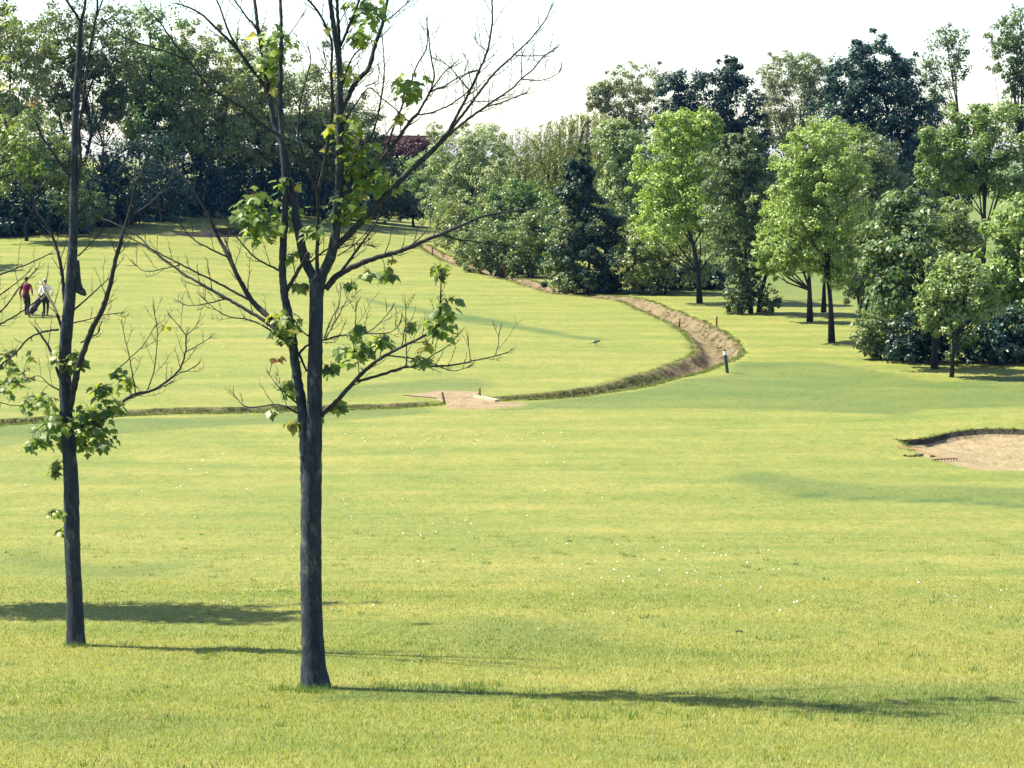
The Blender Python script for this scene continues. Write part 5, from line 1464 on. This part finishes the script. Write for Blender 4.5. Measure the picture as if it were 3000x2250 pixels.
p1 = G(78, 924); p2 = G(134, 926)
D_ = (p1[1] + p2[1]) / 2
s1 = 112 * p1[1] / F / 1.76 * 1.76; s2 = 108 * p2[1] / F
person('golfer in a dark red shirt and navy trousers walking away', p1, rad(-6), ((-.27, .02, .80), (.26, .12, .98)), ((-.10, .16, 0), (.11, -.22, .05)), M_RED, M_NAVY, M_HAIR, hgt=s1 * 1.0)
person('golfer in a pale shirt and grey cap towing a golf trolley', p2, rad(4), ((-.24, -.20, .90), (.30, .14, 1.0)), ((-.10, .20, 0), (.10, -.16, .03)), M_WSHIRT, M_NAVY, M_HAIRG, M_CAP, lean=.09, hgt=s2)
# golf trolley with bag
t0 = G(107, 930)
root = empty('golf_trolley', tuple(t0))
m_ = t0[1] / F
L_ = lambda px, py, dy=0: at(px, py, t0[1] + dy) - t0
xw0, xw1 = (86 - 107) * m_, (126 - 107) * m_
for x in (xw0, xw1):
    wh = empty('wheel', (x, 0, .14)); wh.parent = root
    a_ = np.arange(0, 17) / 16 * 6.2832
    m = MB(); m.tube([(0, math.cos(t) * .115, math.sin(t) * .115) for t in a_], .026, 8, False); m.build('tyre', M_TYRE, wh, True)
    m = MB(); m.tube([(-.02, 0, 0), (.02, 0, 0)], .08, 12); m.build('rim', M_STEEL, wh)
m = MB(); m.tube([(xw0, 0, .14), (xw1, 0, .14)], .014, 6)
hnd = np.array([(p2 + np.array([-.24, -.20, .88]) - t0)]).ravel()
m.tube([(xw0 * .1, 0, .16), (xw0 * .1 + .1, -.02, .45), hnd], .013, 6); m.tube([(xw0, 0, .14), (xw0 * .1, -.02, .42), (xw1, 0, .14)], .012, 6); m.build('frame', M_STEEL, root)
bt, bb = L_(118, 876), L_(90, 917)
ax_ = bt - bb
bag = MB(); P = spline(np.array([bb, bb + ax_ * .1, bb + ax_ * .5, bb + ax_ * .9, bt]), .05)
bag.tube(P, np.interp(np.linspace(0, 1, len(P)), [0, .08, .5, .92, 1], [.11, .135, .125, .135, .125]), 12); bg_ = bag.build('golf_bag', M_BAG, root, True)
m = MB(); c_ = bb + ax_ * .42; m.ball(c_ + np.array([.05, -.11, -.02]), (.11, .07, .17), 10, 7); m.build('pocket', M_BAG, bg_, True)
m = MB(); m.tube([bb + ax_ * .2 + np.array([-.10, -.09, .09]), bb + ax_ * .5 + np.array([-.13, -.1, .08]), bb + ax_ * .8 + np.array([-.10, -.09, .09])], .016, 6); m.build('strap', M_WHITE, bg_)
axn = ax_ / np.linalg.norm(ax_)
for i in range(6):
    o_ = np.array([math.cos(i * 1.05), math.sin(i * 1.05), 0]) * .06
    e = bt + o_ + axn * (.16 + .05 * (i % 3))
    m = MB(); m.tube([bt + o_ - axn * .2, e], .008, 5); cl_ = m.build('club', M_STEEL, root)
    m = MB(); m.ball(e, (.05, .03, .04), 7, 5); m.build('club_head', M_BLACK if i % 2 else M_STEEL, cl_, True)
tag(root, 'dark golf bag on a two-wheeled trolley between the golfers', 'trolley')

# ------------------------------------------------------------------ thin blue volume, added to tint the dark tones navy
hm = bpy.data.materials.new('tint_haze'); hm.use_nodes = True
hn = hm.node_tree; hn.nodes.clear()
ho = hn.nodes.new('ShaderNodeOutputMaterial'); hv = hn.nodes.new('ShaderNodeVolumePrincipled')
hv.inputs['Color'].default_value = (.11, .29, 1.0, 1); hv.inputs['Density'].default_value = 0.00008; hv.inputs['Anisotropy'].default_value = 0.2
hn.links.new(hv.outputs[0], ho.inputs['Volume'])
m = MB(); m.box((0, 1400, 11.5), (3300, 3400, 29)); ho_ = m.build('tint_haze', hm)
tag(ho_, 'thin blue volume added over the course to tint the darks', kind='stuff')

print('TRI leaves', TRI[0], 'grass', NGR, 'maple leaves', n1_, n2_, n3_, 'ground', len(quads) * 2)
